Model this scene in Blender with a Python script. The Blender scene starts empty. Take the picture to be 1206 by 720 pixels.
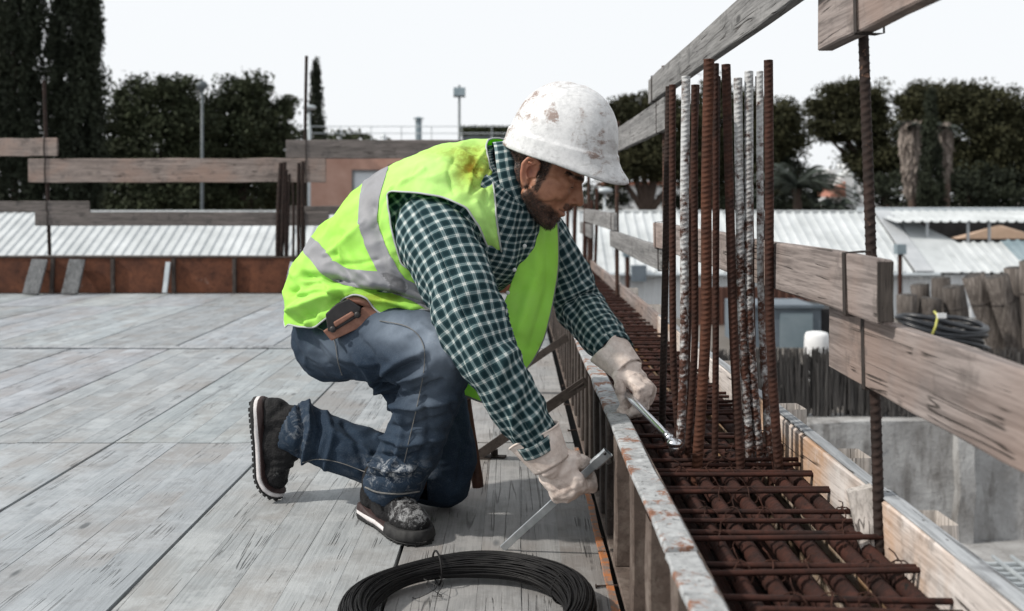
import bpy, bmesh, math, random
import numpy as np
from mathutils import Vector, Matrix, noise as mnoise

# ------------------------------------------------------------------ camera, world, sun, exposure
F_PX, CX, CY, CAM_H = 1172.0, 607.0, 235.0, 0.80     # focal length and vanishing point in photograph pixels, eye height
scene = bpy.context.scene
col = scene.collection
cam_d = bpy.data.cameras.new('camera')
cam_d.sensor_width = 36.0
cam_d.lens = F_PX / 1206.0 * 36.0
cam_d.shift_x = -(CX - 603.0) / 1206.0
cam_d.shift_y = -(360.0 - CY) / 1206.0
cam_d.clip_start = 0.05
cam_d.clip_end = 3000.0
cam_d.dof.use_dof = True
cam_d.dof.focus_distance = 2.35
cam_d.dof.aperture_fstop = 4.2
cam = bpy.data.objects.new('camera', cam_d)
cam.location = (0, 0, CAM_H)
cam.rotation_euler = (math.radians(90), 0, 0)
col.objects.link(cam)
scene.camera = cam

SUN_ELEV, SUN_AZ = math.radians(42), math.radians(-105)   # azimuth from +Y, clockwise: sun stands to the left, a little behind the camera
world = bpy.data.worlds.new('World')
scene.world = world
world.use_nodes = True
wt = world.node_tree
for n in list(wt.nodes): wt.nodes.remove(n)
w_out = wt.nodes.new('ShaderNodeOutputWorld')
w_sky = wt.nodes.new('ShaderNodeTexSky')
w_sky.sky_type = 'NISHITA'
w_sky.sun_disc = False
w_sky.sun_elevation = SUN_ELEV
w_sky.sun_rotation = SUN_AZ
w_sky.dust_density = 4.0
w_bg = wt.nodes.new('ShaderNodeBackground'); w_bg.inputs[1].default_value = 0.10
w_cl = wt.nodes.new('ShaderNodeBackground')                 # even pale overcast veil
w_cl.inputs[0].default_value = (0.955, 0.978, 1.0, 1); w_cl.inputs[1].default_value = 1.04
w_mix = wt.nodes.new('ShaderNodeMixShader'); w_mix.inputs[0].default_value = 0.93
wt.links.new(w_sky.outputs[0], w_bg.inputs[0])
wt.links.new(w_bg.outputs[0], w_mix.inputs[1])
wt.links.new(w_cl.outputs[0], w_mix.inputs[2])
wt.links.new(w_mix.outputs[0], w_out.inputs[0])

sun_d = bpy.data.lights.new('sun', 'SUN')
sun_d.energy = 3.7
sun_d.angle = math.radians(2.2)
sun_d.color = (1.0, 0.94, 0.86)
sun = bpy.data.objects.new('sun', sun_d)
sdir = Vector((math.sin(SUN_AZ) * math.cos(SUN_ELEV), math.cos(SUN_AZ) * math.cos(SUN_ELEV), math.sin(SUN_ELEV)))
sun.rotation_euler = sdir.to_track_quat('Z', 'Y').to_euler()
sun.location = sdir * 30
col.objects.link(sun)

scene.view_settings.view_transform = 'Standard'
scene.view_settings.look = 'None'
scene.view_settings.exposure = 0.0
scene.view_settings.gamma = 1.0
scene.render.engine = 'CYCLES'
scene.cycles.max_bounces = 6
scene.cycles.use_denoising = True

# ------------------------------------------------------------------ helpers
RND = random.Random(7)
NPR = np.random.RandomState(7)

def at(px, py, d):
    """photograph pixel at real distance d (metres along +Y) -> point in the place"""
    return np.array([(px - CX) / F_PX * d, d, CAM_H - (py - CY) / F_PX * d])

def proj(v):
    v = np.asarray(v, float)
    return np.stack([CX + v[:, 0] / v[:, 1] * F_PX, CY + (CAM_H - v[:, 2]) / v[:, 1] * F_PX], 1)

def unit(v):
    v = np.asarray(v, float)
    return v / (np.linalg.norm(v) + 1e-12)

def tag(o, label=None, cat=None, group=None, kind=None):
    if label: o['label'] = label
    if cat: o['category'] = cat
    if group: o['group'] = group
    if kind: o['kind'] = kind
    return o

def mesh(name, verts, faces, smooth=False, uv=None):
    me = bpy.data.meshes.new(name)
    me.from_pydata([tuple(map(float, v)) for v in verts], [], [tuple(map(int, f)) for f in faces])
    if smooth:
        me.polygons.foreach_set('use_smooth', [True] * len(me.polygons))
    if uv is not None:
        ul = me.uv_layers.new(name='UVMap')
        li = np.zeros(len(me.loops), dtype=np.int32)
        me.loops.foreach_get('vertex_index', li)
        ul.data.foreach_set('uv', np.asarray(uv, dtype=np.float32)[li].ravel())
    me.update()
    return me

def obj(name, geo, m, parent=None, smooth=False, uv=None):
    """link ONE mesh object; geo = (verts, faces) in world coordinates, or a mesh"""
    if isinstance(geo, bpy.types.Mesh):
        me = geo
    else:
        v, f = geo[0], geo[1]
        v = np.asarray(v, float)
        if parent is not None:
            r = parent
            off = np.zeros(3)
            while r is not None:
                off += np.array(r.location); r = r.parent
            v = v - off
        me = mesh(name, v, f, smooth, uv if uv is not None else (geo[2] if len(geo) > 2 else None))
    if m is not None and len(me.materials) == 0:
        me.materials.append(m)
    o = bpy.data.objects.new(name, me)
    col.objects.link(o)
    if parent is not None: o.parent = parent
    return o

def thing(name, label, cat, loc=(0, 0, 0), group=None, kind=None):
    o = bpy.data.objects.new(name, None)
    o.empty_display_size = 0.1
    col.objects.link(o)
    o.location = tuple(map(float, loc))
    return tag(o, label, cat, group, kind)

def join(*geos):
    V, Fc, n = [], [], 0
    for g in geos:
        v, f = np.asarray(g[0], float), g[1]
        V.append(v); Fc += [tuple(i + n for i in q) for q in f]; n += len(v)
    return np.concatenate(V), Fc

def loft(rings, closed=True, caps=True):
    """rings: array (n, m, 3)"""
    R = np.asarray(rings, float); n, m = R.shape[:2]
    f = []
    mm = m if closed else m - 1
    for i in range(n - 1):
        for j in range(mm):
            k = (j + 1) % m
            f.append((i * m + j, i * m + k, (i + 1) * m + k, (i + 1) * m + j))
    if caps:
        f.append(tuple(reversed(range(m)))); f.append(tuple((n - 1) * m + j for j in range(m)))
    return R.reshape(-1, 3), f

def frames(path, up=None):
    P = np.asarray(path, float)
    T = np.gradient(P, axis=0)
    T /= np.linalg.norm(T, axis=1)[:, None] + 1e-12
    u = np.array(up, float) if up is not None else (np.array([0, 0, 1.0]) if abs(T[0][2]) < 0.9 else np.array([1.0, 0, 0]))
    A = []
    for t in T:
        u = u - t * np.dot(u, t); u = unit(u); A.append(u.copy())
    A = np.array(A); B = np.cross(T, A)
    return T, A, B

def tube(path, r, sides=8, caps=True, up=None, squash=1.0):
    P = np.asarray(path, float)
    rr = np.full(len(P), r) if np.isscalar(r) else np.asarray(r, float)
    T, A, B = frames(P, up)
    th = np.linspace(0, 2 * np.pi, sides, endpoint=False)
    R = P[:, None, :] + rr[:, None, None] * (np.cos(th)[None, :, None] * A[:, None, :] + squash * np.sin(th)[None, :, None] * B[:, None, :])
    return loft(R, True, caps)

def catmull(pts, n):
    P = np.asarray(pts, float)
    if P.ndim == 1: P = P[:, None]
    k = len(P)
    t = np.linspace(0, k - 1, n)
    i = np.clip(np.floor(t).astype(int), 0, k - 2); f = (t - i)[:, None]
    g = lambda j: P[np.clip(j, 0, k - 1)]
    p0, p1, p2, p3 = g(i - 1), g(i), g(i + 1), g(i + 2)
    p0 = np.where((i - 1 < 0)[:, None], 2 * p1 - p2, p0)
    p3 = np.where((i + 2 > k - 1)[:, None], 2 * p2 - p1, p3)
    return 0.5 * ((2 * p1) + (-p0 + p2) * f + (2 * p0 - 5 * p1 + 4 * p2 - p3) * f ** 2 + (-p0 + 3 * p1 - 3 * p2 + p3) * f ** 3)

def beam(a, b, up, w, h, seg=6, jit=0.0015, ch=0.004, end_jit=0.0):
    """a worn, chamfered board from a to b: w across, h along `up`"""
    a, b = np.asarray(a, float), np.asarray(b, float)
    t = unit(b - a); u = np.asarray(up, float); u = unit(u - t * np.dot(u, t)); s = np.cross(t, u)
    hw, hh = w / 2, h / 2
    c = min(ch, hw * .6, hh * .6)
    sec = np.array([(-hw + c, -hh), (hw - c, -hh), (hw, -hh + c), (hw, hh - c), (hw - c, hh), (-hw + c, hh), (-hw, hh - c), (-hw, -hh + c)])
    rings = []
    wob = NPR.normal(0, 1, (seg + 1, 2)) * jit
    for i in range(seg + 1):
        p = a + (b - a) * i / seg
        j = NPR.normal(0, jit * .5, (8, 2))
        q = sec + j + wob[i]
        shift = NPR.normal(0, end_jit, 8) if i in (0, seg) else np.zeros(8)
        rings.append(p + q[:, :1] * s + q[:, 1:] * u + shift[:, None] * t)
    # inset end rings for a soft end edge
    for idx, sg in ((0, 1), (len(rings) - 1, -1)):
        r = rings[idx]; ctr = r.mean(0)
        e = ctr + (r - ctr) * 0.93
        rings[idx] = r + sg * t * c * .7
        if idx == 0: rings.insert(0, e)
        else: rings.append(e)
    return loft(np.array(rings))

def box(lo, hi):
    (x0, y0, z0), (x1, y1, z1) = lo, hi
    v = [(x0, y0, z0), (x1, y0, z0), (x1, y1, z0), (x0, y1, z0), (x0, y0, z1), (x1, y0, z1), (x1, y1, z1), (x0, y1, z1)]
    f = [(0, 3, 2, 1), (4, 5, 6, 7), (0, 1, 5, 4), (1, 2, 6, 5), (2, 3, 7, 6), (3, 0, 4, 7)]
    return np.array(v, float), f

def rebar(path, r, pitch=0.014, sides=10, h=0.14, per=5):
    """ribbed reinforcing bar along a path: crescent ribs leaning on both flanks and a lengthwise rib"""
    P = np.asarray(path, float)
    L = np.concatenate([[0], np.cumsum(np.linalg.norm(np.diff(P, axis=0), axis=1))])
    n = max(4, int(L[-1] / pitch * per))
    s = np.linspace(0, L[-1], n)
    Q = np.stack([np.interp(s, L, P[:, k]) for k in range(3)], 1)
    T, A, B = frames(Q)
    th = np.linspace(0, 2 * np.pi, sides, endpoint=False)
    ph = 2 * np.pi * s[:, None] / pitch + 1.5 * np.sin(2 * th)[None, :] + np.where(np.sin(th) > 0, 0, np.pi)[None, :]
    rib = np.clip(np.cos(ph) * 2.2 - .7, 0, 1) * np.abs(np.sin(th))[None, :] ** .4
    rr = r * (0.92 + h * rib)
    rr[:, np.abs(np.sin(th)) < .05] = r * 1.06
    R = Q[:, None, :] + rr[:, :, None] * (np.cos(th)[None, :, None] * A[:, None, :] + np.sin(th)[None, :, None] * B[:, None, :])
    return loft(R)

def bow(a, b, mid=(0, 0, 0), n=12):
    a, b = np.asarray(a, float), np.asarray(b, float)
    t = np.linspace(0, 1, n)[:, None]
    return a + (b - a) * t + np.asarray(mid, float) * (4 * t * (1 - t))

def fbm(p, octaves=3):
    return sum(mnoise.noise(Vector(p) * (2 ** k)) / (2 ** k) for k in range(octaves))

def noise_arr(V, scale, octaves=2, off=0.0):
    V = np.asarray(V, float) * np.asarray(scale, float) + off
    return np.array([fbm((v[0], v[1], v[2]), octaves) for v in V])

def in_poly(p, poly):
    p = np.asarray(p); x, y = p[:, 0], p[:, 1]
    inside = np.zeros(len(p), bool); n = len(poly); j = n - 1
    for i in range(n):
        xi, yi = poly[i]; xj, yj = poly[j]
        c = ((yi > y) != (yj > y)) & (x < (xj - xi) * (y - yi) / (yj - yi + 1e-9) + xi)
        inside ^= c; j = i
    return inside

def seg_dist(p, poly):
    """distance of 2-D points to a polyline"""
    p = np.asarray(p); best = np.full(len(p), 1e9)
    for (a, b) in zip(poly[:-1], poly[1:]):
        a, b = np.array(a, float), np.array(b, float)
        ab = b - a
        t = np.clip(((p - a) @ ab) / (ab @ ab + 1e-9), 0, 1)
        best = np.minimum(best, np.linalg.norm(p - (a + t[:, None] * ab), axis=1))
    return best

# ------------------------------------------------------------------ material helpers
def node(nt, t, ins=None, **props):
    n = nt.nodes.new(t)
    for k, v in props.items(): setattr(n, k, v)
    for k, v in (ins or {}).items():
        s = n.inputs[k]
        if isinstance(v, bpy.types.NodeSocket): nt.links.new(v, s)
        else: s.default_value = v
    return n

def mk(name, rough=.7, metal=0.0, spec=.5):
    m = bpy.data.materials.new(name); m.use_nodes = True
    nt = m.node_tree; b = nt.nodes['Principled BSDF']
    b.inputs['Roughness'].default_value = rough; b.inputs['Metallic'].default_value = metal
    b.inputs['Specular IOR Level'].default_value = spec
    return m, nt, b

def coords(nt, scale=(1, 1, 1), rand=True, kind='Object'):
    tc = node(nt, 'ShaderNodeTexCoord')
    vec = tc.outputs[kind]
    if rand:
        oi = node(nt, 'ShaderNodeObjectInfo')
        mul = node(nt, 'ShaderNodeMath', {0: oi.outputs['Random'], 1: 37.0}, operation='MULTIPLY')
        vec = node(nt, 'ShaderNodeVectorMath', {0: vec, 1: mul.outputs[0]}, operation='ADD').outputs[0]
    return node(nt, 'ShaderNodeMapping', {0: vec, 3: scale}).outputs[0]

def nz(nt, vec, scale, detail=4, rough=.6, dist=0.0):
    return node(nt, 'ShaderNodeTexNoise', {'Vector': vec, 'Scale': scale, 'Detail': detail, 'Roughness': rough, 'Distortion': dist}).outputs[0]

def ramp(nt, fac, stops, interp='LINEAR'):
    n = node(nt, 'ShaderNodeValToRGB', {0: fac}); cr = n.color_ramp; cr.interpolation = interp
    while len(cr.elements) < len(stops): cr.elements.new(0.5)
    for e, (p, c) in zip(cr.elements, stops):
        e.position = p
        e.color = (c, c, c, 1) if np.isscalar(c) else (c[0], c[1], c[2], 1)
    return n.outputs[0]

def mixc(nt, fac, a, b, blend='MIX'):
    n = nt.nodes.new('ShaderNodeMix'); n.data_type = 'RGBA'; n.blend_type = blend
    for i, v in ((0, fac), (6, a), (7, b)):
        if isinstance(v, bpy.types.NodeSocket): nt.links.new(v, n.inputs[i])
        else: n.inputs[i].default_value = v if i == 0 else (v[0], v[1], v[2], 1)
    return n.outputs[2]

def mth(nt, op, a, b=None, c=None, clamp=False):
    n = nt.nodes.new('ShaderNodeMath'); n.operation = op; n.use_clamp = clamp
    for i, v in enumerate((a, b, c)):
        if v is None: continue
        if isinstance(v, bpy.types.NodeSocket): nt.links.new(v, n.inputs[i])
        else: n.inputs[i].default_value = v
    return n.outputs[0]

def bump(nt, b, h, strength=.4, dist=.002):
    n = node(nt, 'ShaderNodeBump', {'Strength': strength, 'Distance': dist, 'Height': h})
    nt.links.new(n.outputs[0], b.inputs['Normal'])

def setc(nt, b, c): nt.links.new(c, b.inputs['Base Color'])
def setr(nt, b, r): nt.links.new(r, b.inputs['Roughness'])
# ------------------------------------------------------------------ materials
M = {}
def wood(name, axis, c0, c1, crack=(.03, .025, .022), stain=None, stain_amt=.5, grain=1.0, warm=None, crackpos=.36, pale=None, crackscale=17.0, finek=.55, pitk=.8, crackk=.85):
    """weathered timber, grain along `axis` (0, 1, 2) of the object"""
    m, nt, b = mk(name, .82, 0, .25)
    sc = [22.0, 22.0, 22.0]; sc[axis] = .9
    oi = node(nt, 'ShaderNodeObjectInfo')
    v = coords(nt, sc)
    vi = coords(nt, (1, 1, 1))
    g = nz(nt, v, 1.2 * grain, 6, .65, .6)
    fine = nz(nt, v, 7 * grain, 3, .7, .2)
    c = ramp(nt, g, [(.28, c0), (.68, c1)])
    c = mixc(nt, mth(nt, 'MULTIPLY', ramp(nt, fine, [(.38, 1), (.55, 0)]), finek), c, [k * .5 for k in c0])
    big = nz(nt, vi, 2.3, 4, .6, .4)
    if warm is not None:
        c = mixc(nt, mth(nt, 'MULTIPLY', ramp(nt, big, [(.46, 0), (.64, 1)]), stain_amt), c, warm)
    if stain is not None:
        sp = nz(nt, vi, 9.0, 5, .7)
        c = mixc(nt, mth(nt, 'MULTIPLY', ramp(nt, sp, [(.55, 0), (.66, 1)]), .6), c, stain)
    if pale is not None:
        sp2 = nz(nt, vi, 5.0, 6, .75)
        c = mixc(nt, mth(nt, 'MULTIPLY', ramp(nt, sp2, [(.5, 0), (.62, 1)]), .7), c, pale)
    # per-board tint
    tint = ramp(nt, oi.outputs['Random'], [(0, .90), (1, 1.07)])
    c = mixc(nt, 1.0, c, tint, 'MULTIPLY')
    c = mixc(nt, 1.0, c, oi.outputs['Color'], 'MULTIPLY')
    # cracks along the grain, knots
    csc = [crackscale] * 3; csc[axis] = .45
    ck = nz(nt, coords(nt, csc), 1.0, 3, .6, .5)
    brk = nz(nt, vi, 6.0, 3, .6)
    line = mth(nt, 'ABSOLUTE', mth(nt, 'SUBTRACT', ck, .5))
    ckm = mth(nt, 'MULTIPLY', ramp(nt, line, [(.003, 1), (.010, 0)]), ramp(nt, brk, [(.47, 0), (.55, 1)]))
    pits = nz(nt, coords(nt, [70.0 if i != axis else 26.0 for i in range(3)]), 1.0, 2, .6)
    ckm = mth(nt, 'MAXIMUM', ckm, mth(nt, 'MULTIPLY', ramp(nt, pits, [(.70, 0), (.74, 1)]), pitk))
    ksc = [7.0, 7.0, 7.0]; ksc[axis] = 2.6
    kn = node(nt, 'ShaderNodeTexVoronoi', {'Vector': coords(nt, ksc), 'Scale': 1.0}).outputs[0]
    knm = ramp(nt, kn, [(.045, 1), (.085, 0)])
    c = mixc(nt, mth(nt, 'MULTIPLY', knm, .8), c, [k * .3 for k in c0])
    c = mixc(nt, mth(nt, 'MULTIPLY', ckm, crackk), c, crack)
    setc(nt, b, c)
    h = mth(nt, 'SUBTRACT', mth(nt, 'ADD', mth(nt, 'MULTIPLY', g, .6), mth(nt, 'MULTIPLY', fine, .5)), mth(nt, 'MULTIPLY', ckm, 1.2))
    bump(nt, b, h, .8, .0025)
    M[name] = m
    return m

wood('deck_wood', 1, (.265, .292, .315), (.345, .375, .40), crack=(.035, .033, .032), warm=(.255, .235, .22), stain_amt=.5, stain=(.20, .21, .22), pale=(.385, .415, .44), finek=.30, pitk=.06, crackk=.5)
wood('rail_wood_y', 1, (.12, .10, .094), (.33, .287, .27), pitk=.12,  warm=(.26, .19, .16), stain_amt=.6, stain=(.08, .07, .065), crackpos=.31)
wood('rail_wood_x', 0, (.19, .155, .14), (.37, .31, .28), warm=(.34, .22, .17), stain_amt=.5, stain=(.09, .08, .075), crackpos=.31)
wood('grey_wood_y', 1, (.12, .12, .12), (.29, .287, .285), pitk=.12, stain=(.07, .07, .07), crackpos=.31)
wood('grey_wood_x', 0, (.10, .09, .085), (.22, .195, .185), stain=(.05, .05, .05), crackpos=.31)
wood('grey_wood_z', 2, (.08, .085, .09), (.19, .195, .2), stain=(.04, .04, .04), crackpos=.33)
wood('form_timber', 1, (.44, .40, .375), (.66, .615, .59), pitk=.2, warm=(.44, .21, .06), stain_amt=.6, stain=(.16, .13, .11), pale=(.64, .61, .59), crackpos=.30)
wood('form_timber_low', 1, (.26, .18, .11), (.44, .34, .26), warm=(.38, .17, .04), stain_amt=.9, stain=(.09, .07, .05), pale=(.5, .45, .4), crackpos=.30)
wood('form_timber_top', 1, (.22, .235, .25), (.40, .42, .44), stain=(.06, .06, .065), crackpos=.33)
wood('pale_block', 2, (.36, .33, .30), (.62, .58, .55), stain=(.2, .18, .16), crackpos=.3)
wood('end_grain', 2, (.03, .026, .024), (.10, .085, .075), crackpos=.40)

# orange edge paint on the deck rim
m, nt, b = mk('edge_paint', .75)
v = coords(nt)
setc(nt, b, mixc(nt, ramp(nt, nz(nt, v, 26, 5, .7), [(.44, 0), (.56, 1)]), (.36, .13, .04), (.17, .13, .11)))
M['edge_paint'] = m

def rusty(name, rust0, rust1, over=None, over_lo=.5, over_hi=.58, scale=18, rough=.85, spots=None, zfade=None, mottled=False):
    m, nt, b = mk(name, rough, 0, .3)
    v = coords(nt)
    n1 = nz(nt, v, scale, 6, .7)
    c = ramp(nt, n1, [(.3, rust0), (.7, rust1)])
    n3 = nz(nt, v, scale * 7, 3, .7)
    c = mixc(nt, mth(nt, 'MULTIPLY', ramp(nt, n3, [(.5, 0), (.72, 1)]), .6), c, [k * .45 for k in rust0])
    if over is not None:
        n2 = nz(nt, v, scale * .9, 8, .72, .3)
        if zfade is not None:   # cement splashed thickest towards the bar tops
            zz = node(nt, 'ShaderNodeSeparateXYZ', {0: node(nt, 'ShaderNodeTexCoord').outputs['Object']}).outputs[2]
            k = node(nt, 'ShaderNodeMapRange', {0: zz, 1: zfade[0] - .2, 2: zfade[1] - .2, 3: -.04, 4: zfade[2]}).outputs[0]
            n2 = mth(nt, 'ADD', n2, k)
        oc = over
        if mottled:
            oc = mixc(nt, ramp(nt, nz(nt, v, scale * 2.2, 6, .75, .6), [(.40, 1), (.60, 0)]), over, [k_ * .62 for k_ in over])
            oc = mixc(nt, mth(nt, 'MULTIPLY', ramp(nt, nz(nt, v, scale * 6, 4, .7), [(.58, 0), (.64, 1)]), .8), oc, [k_ * .25 for k_ in over])
            oc = mixc(nt, mth(nt, 'MULTIPLY', ramp(nt, nz(nt, v, scale * .6, 4, .7), [(.55, 0), (.65, 1)]), .8), oc, [k_ * 1.35 for k_ in over])
        c = mixc(nt, ramp(nt, n2, [(over_lo, 0), (over_hi, 1)]), c, oc)
    if spots is not None:
        n4 = nz(nt, v, scale * 2.5, 4, .7)
        c = mixc(nt, ramp(nt, n4, [(.64, 0), (.7, 1)]), c, spots)
    setc(nt, b, c)
    bump(nt, b, n1, .5, .001)
    M[name] = m
    return m
rusty('rebar_rust', (.018, .009, .007), (.064, .024, .015), spots=(.02, .012, .01))
rusty('rebar_bright', (.040, .016, .010), (.098, .037, .020), spots=(.05, .02, .012))
rusty('rebar_dark', (.012, .009, .008), (.034, .019, .015), spots=(.15, .085, .06))
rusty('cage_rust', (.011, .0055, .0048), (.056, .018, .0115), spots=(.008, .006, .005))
rusty('post_rust', (.022, .015, .013), (.075, .038, .026), over=(.26, .12, .07), over_lo=.60, over_hi=.66, scale=26)
rusty('rebar_cement', (.035, .017, .013), (.10, .042, .028), over=(.44, .45, .455), over_lo=.44, over_hi=.60, scale=46, zfade=(.45, 1.0, .10))
rusty('flange_paint', (.15, .07, .045), (.27, .14, .09), over=(.38, .395, .405), over_lo=.42, over_hi=.47, scale=14, mottled=True)
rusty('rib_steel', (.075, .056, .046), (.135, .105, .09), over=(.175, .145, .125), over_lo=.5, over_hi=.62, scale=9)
rusty('form_panel', (.045, .018, .012), (.165, .062, .032), over=(.25, .20, .18), over_lo=.62, over_hi=.76, scale=3.5)
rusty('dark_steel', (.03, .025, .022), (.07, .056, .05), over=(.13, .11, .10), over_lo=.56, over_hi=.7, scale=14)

def plain(name, c0, c1, scale=8, rough=.7, metal=0.0, bumps=.0, spec=.4, stretch=(1, 1, 1), bdist=.002, rand=True):
    m, nt, b = mk(name, rough, metal, spec)
    n1 = nz(nt, coords(nt, stretch, rand), scale, 6, .65)
    setc(nt, b, ramp(nt, n1, [(.3, c0), (.7, c1)]))
    if bumps: bump(nt, b, n1, bumps, bdist)
    M[name] = m
    return m
plain('black_wire', (.004, .004, .005), (.014, .0135, .0135), 60, .55, .0, .2, .25)
plain('tie_wire', (.012, .010, .009), (.04, .03, .026), 60, .6)
plain('nail', (.02, .013, .011), (.06, .035, .026), 60, .7)
plain('chrome', (.55, .57, .6), (.72, .74, .77), 40, .22, 1.0)
plain('flat_steel', (.36, .40, .43), (.62, .66, .69), 22, .34, .85, .1)
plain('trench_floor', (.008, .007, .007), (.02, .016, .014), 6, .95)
plain('slab_edge', (.20, .20, .20), (.30, .30, .30), 5, .9)
plain('ground_dirt', (.10, .09, .08), (.17, .155, .14), .6, .95)
plain('white_roof', (.36, .385, .395), (.57, .60, .615), .9, .5, 0, 0, .4)
plain('white_wall_sheet', (.50, .53, .55), (.66, .68, .70), .7, .55)
plain('roof_flashing', (.33, .35, .37), (.44, .46, .48), 2, .4)
plain('blue_sheet', (.16, .22, .25), (.25, .31, .34), 2, .45)
plain('pink_plaster', (.34, .195, .15), (.46, .295, .24), 1.1, .9)
plain('parapet_stone', (.20, .17, .155), (.31, .27, .25), 2.5, .9)
plain('window_frame', (.16, .17, .18), (.22, .23, .24), 3, .6)
plain('shutter', (.52, .56, .60), (.64, .68, .72), 3, .6)
plain('dark_inside', (.010, .010, .011), (.022, .022, .024), 3, .8)
plain('white_house', (.60, .62, .63), (.72, .74, .75), 1.2, .8)
plain('red_tile', (.25, .10, .07), (.36, .17, .12), 3, .85)
plain('lamp_metal', (.06, .075, .085), (.12, .14, .15), 3, .5)
plain('lamp_head', (.14, .19, .22), (.22, .27, .30), 3, .5)
plain('galvanised', (.36, .40, .43), (.52, .56, .58), 5, .45, .3)
plain('white_drum', (.60, .61, .62), (.75, .76, .77), 4, .6)
plain('blue_box', (.085, .11, .135), (.14, .17, .20), 4, .6)
plain('brown_sheet', (.06, .026, .018), (.11, .05, .035), 4, .8, stretch=(6, 6, .6))
plain('black_pipe', (.008, .010, .014), (.02, .024, .03), 10, .38, 0, 0, .5)
plain('yellow_tie', (.45, .45, .10), (.55, .55, .16), 10, .6)
plain('bark', (.05, .038, .032), (.12, .09, .075), 8, .95, 0, .6, .2, (4, 4, .7), .02)
plain('dead_frond', (.18, .15, .13), (.34, .30, .27), 5, .95)
plain('sand_canvas', (.42, .30, .22), (.52, .38, .29), 3, .9)

# brush / reed screening
m, nt, b = mk('reed', .9, 0, .2)
v = coords(nt, (60, 60, 2.0))
n1 = nz(nt, v, 1, 5, .7)
setc(nt, b, ramp(nt, n1, [(.30, (.018, .017, .017)), (.55, (.085, .08, .077)), (.75, (.22, .21, .20))]))
bump(nt, b, n1, .7, .01); M['reed'] = m
m, nt, b = mk('reed_roll', .9, 0, .2)
v = coords(nt, (45, 45, 2.5))
n1 = nz(nt, v, 1, 5, .7)
setc(nt, b, mixc(nt, 1.0, ramp(nt, n1, [(.30, (.03, .025, .023)), (.55, (.13, .115, .105)), (.78, (.29, .265, .25))]), ramp(nt, node(nt, 'ShaderNodeObjectInfo').outputs['Random'], [(0, .5), (1, 1.15)]), 'MULTIPLY'))
bump(nt, b, n1, .8, .01); M['reed_roll'] = m

# stained concrete
m, nt, b = mk('old_concrete', .92, 0, .2)
v = coords(nt); vs = coords(nt, (3.5, 3.5, .7))
n1 = nz(nt, v, 1.6, 8, .65, .4); n2 = nz(nt, vs, 1.6, 5, .7); n3 = nz(nt, v, 26, 4, .7)
c = ramp(nt, n1, [(.30, (.20, .195, .19)), (.5, (.33, .33, .33)), (.7, (.48, .485, .485))])
c = mixc(nt, mth(nt, 'MULTIPLY', ramp(nt, n2, [(.50, 0), (.66, 1)]), .75), c, (.12, .112, .105))
c = mixc(nt, mth(nt, 'MULTIPLY', ramp(nt, n3, [(.55, 0), (.7, 1)]), .4), c, (.10, .095, .09))
setc(nt, b, c); bump(nt, b, mth(nt, 'ADD', n1, mth(nt, 'MULTIPLY', n3, .35)), .9, .03); M['old_concrete'] = m

def foliage(name, c0, c1, scale=.55):
    m, nt, b = mk(name, .75, 0, .15)
    v = coords(nt, (1, 1, 1))
    n1 = nz(nt, v, scale, 4, .7); n2 = nz(nt, v, 5, 2, .5)
    c = ramp(nt, n1, [(.36, c0), (.66, c1)])
    c = mixc(nt, mth(nt, 'MULTIPLY', n2, .5), c, [k * 1.5 for k in c1])
    setc(nt, b, c)
    M[name] = m
    return m
foliage('leaf_dark', (.010, .013, .010), (.026, .032, .020))
foliage('leaf_mid', (.010, .013, .009), (.042, .052, .027), .8)
foliage('leaf_pine', (.011, .014, .008), (.042, .042, .020), .8)
foliage('leaf_palm', (.015, .020, .017), (.045, .055, .045))
foliage('leaf_hedge', (.02, .024, .014), (.05, .06, .03))

# ---- clothing and skin
m, nt, b = mk('plaid', .9, 0, .15)
uv = node(nt, 'ShaderNodeTexCoord').outputs['UV']
sx = node(nt, 'ShaderNodeSeparateXYZ', {0: uv})
def stripes(s):
    fr = mth(nt, 'FRACT', mth(nt, 'MULTIPLY', s, 1 / .0228))
    wide = mth(nt, 'LESS_THAN', mth(nt, 'ABSOLUTE', mth(nt, 'SUBTRACT', fr, .5)), .145)
    thin = mth(nt, 'LESS_THAN', mth(nt, 'ABSOLUTE', mth(nt, 'SUBTRACT', mth(nt, 'ABSOLUTE', mth(nt, 'SUBTRACT', fr, .5)), .23)), .022)
    mid = mth(nt, 'LESS_THAN', mth(nt, 'ABSOLUTE', mth(nt, 'SUBTRACT', fr, .5)), .035)
    w = mth(nt, 'ADD', mth(nt, 'MULTIPLY', wide, .50), mth(nt, 'MULTIPLY', thin, .18))
    return mth(nt, 'SUBTRACT', w, mth(nt, 'MULTIPLY', mid, .13))
s = mth(nt, 'ADD', stripes(sx.outputs[0]), stripes(sx.outputs[1]), clamp=True)
c = ramp(nt, s, [(0, (.008, .026, .032)), (.2, (.03, .075, .085)), (.5, (.15, .215, .225)), (.95, (.58, .61, .59))])
weave = nz(nt, node(nt, 'ShaderNodeMapping', {0: uv, 3: (900, 900, 1)}).outputs[0], 1, 2, .5)
c = mixc(nt, .25, c, ramp(nt, weave, [(.3, .3), (.7, 1.0)]), 'MULTIPLY')
setc(nt, b, c); bump(nt, b, weave, .15, .0006); M['plaid'] = m

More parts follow.
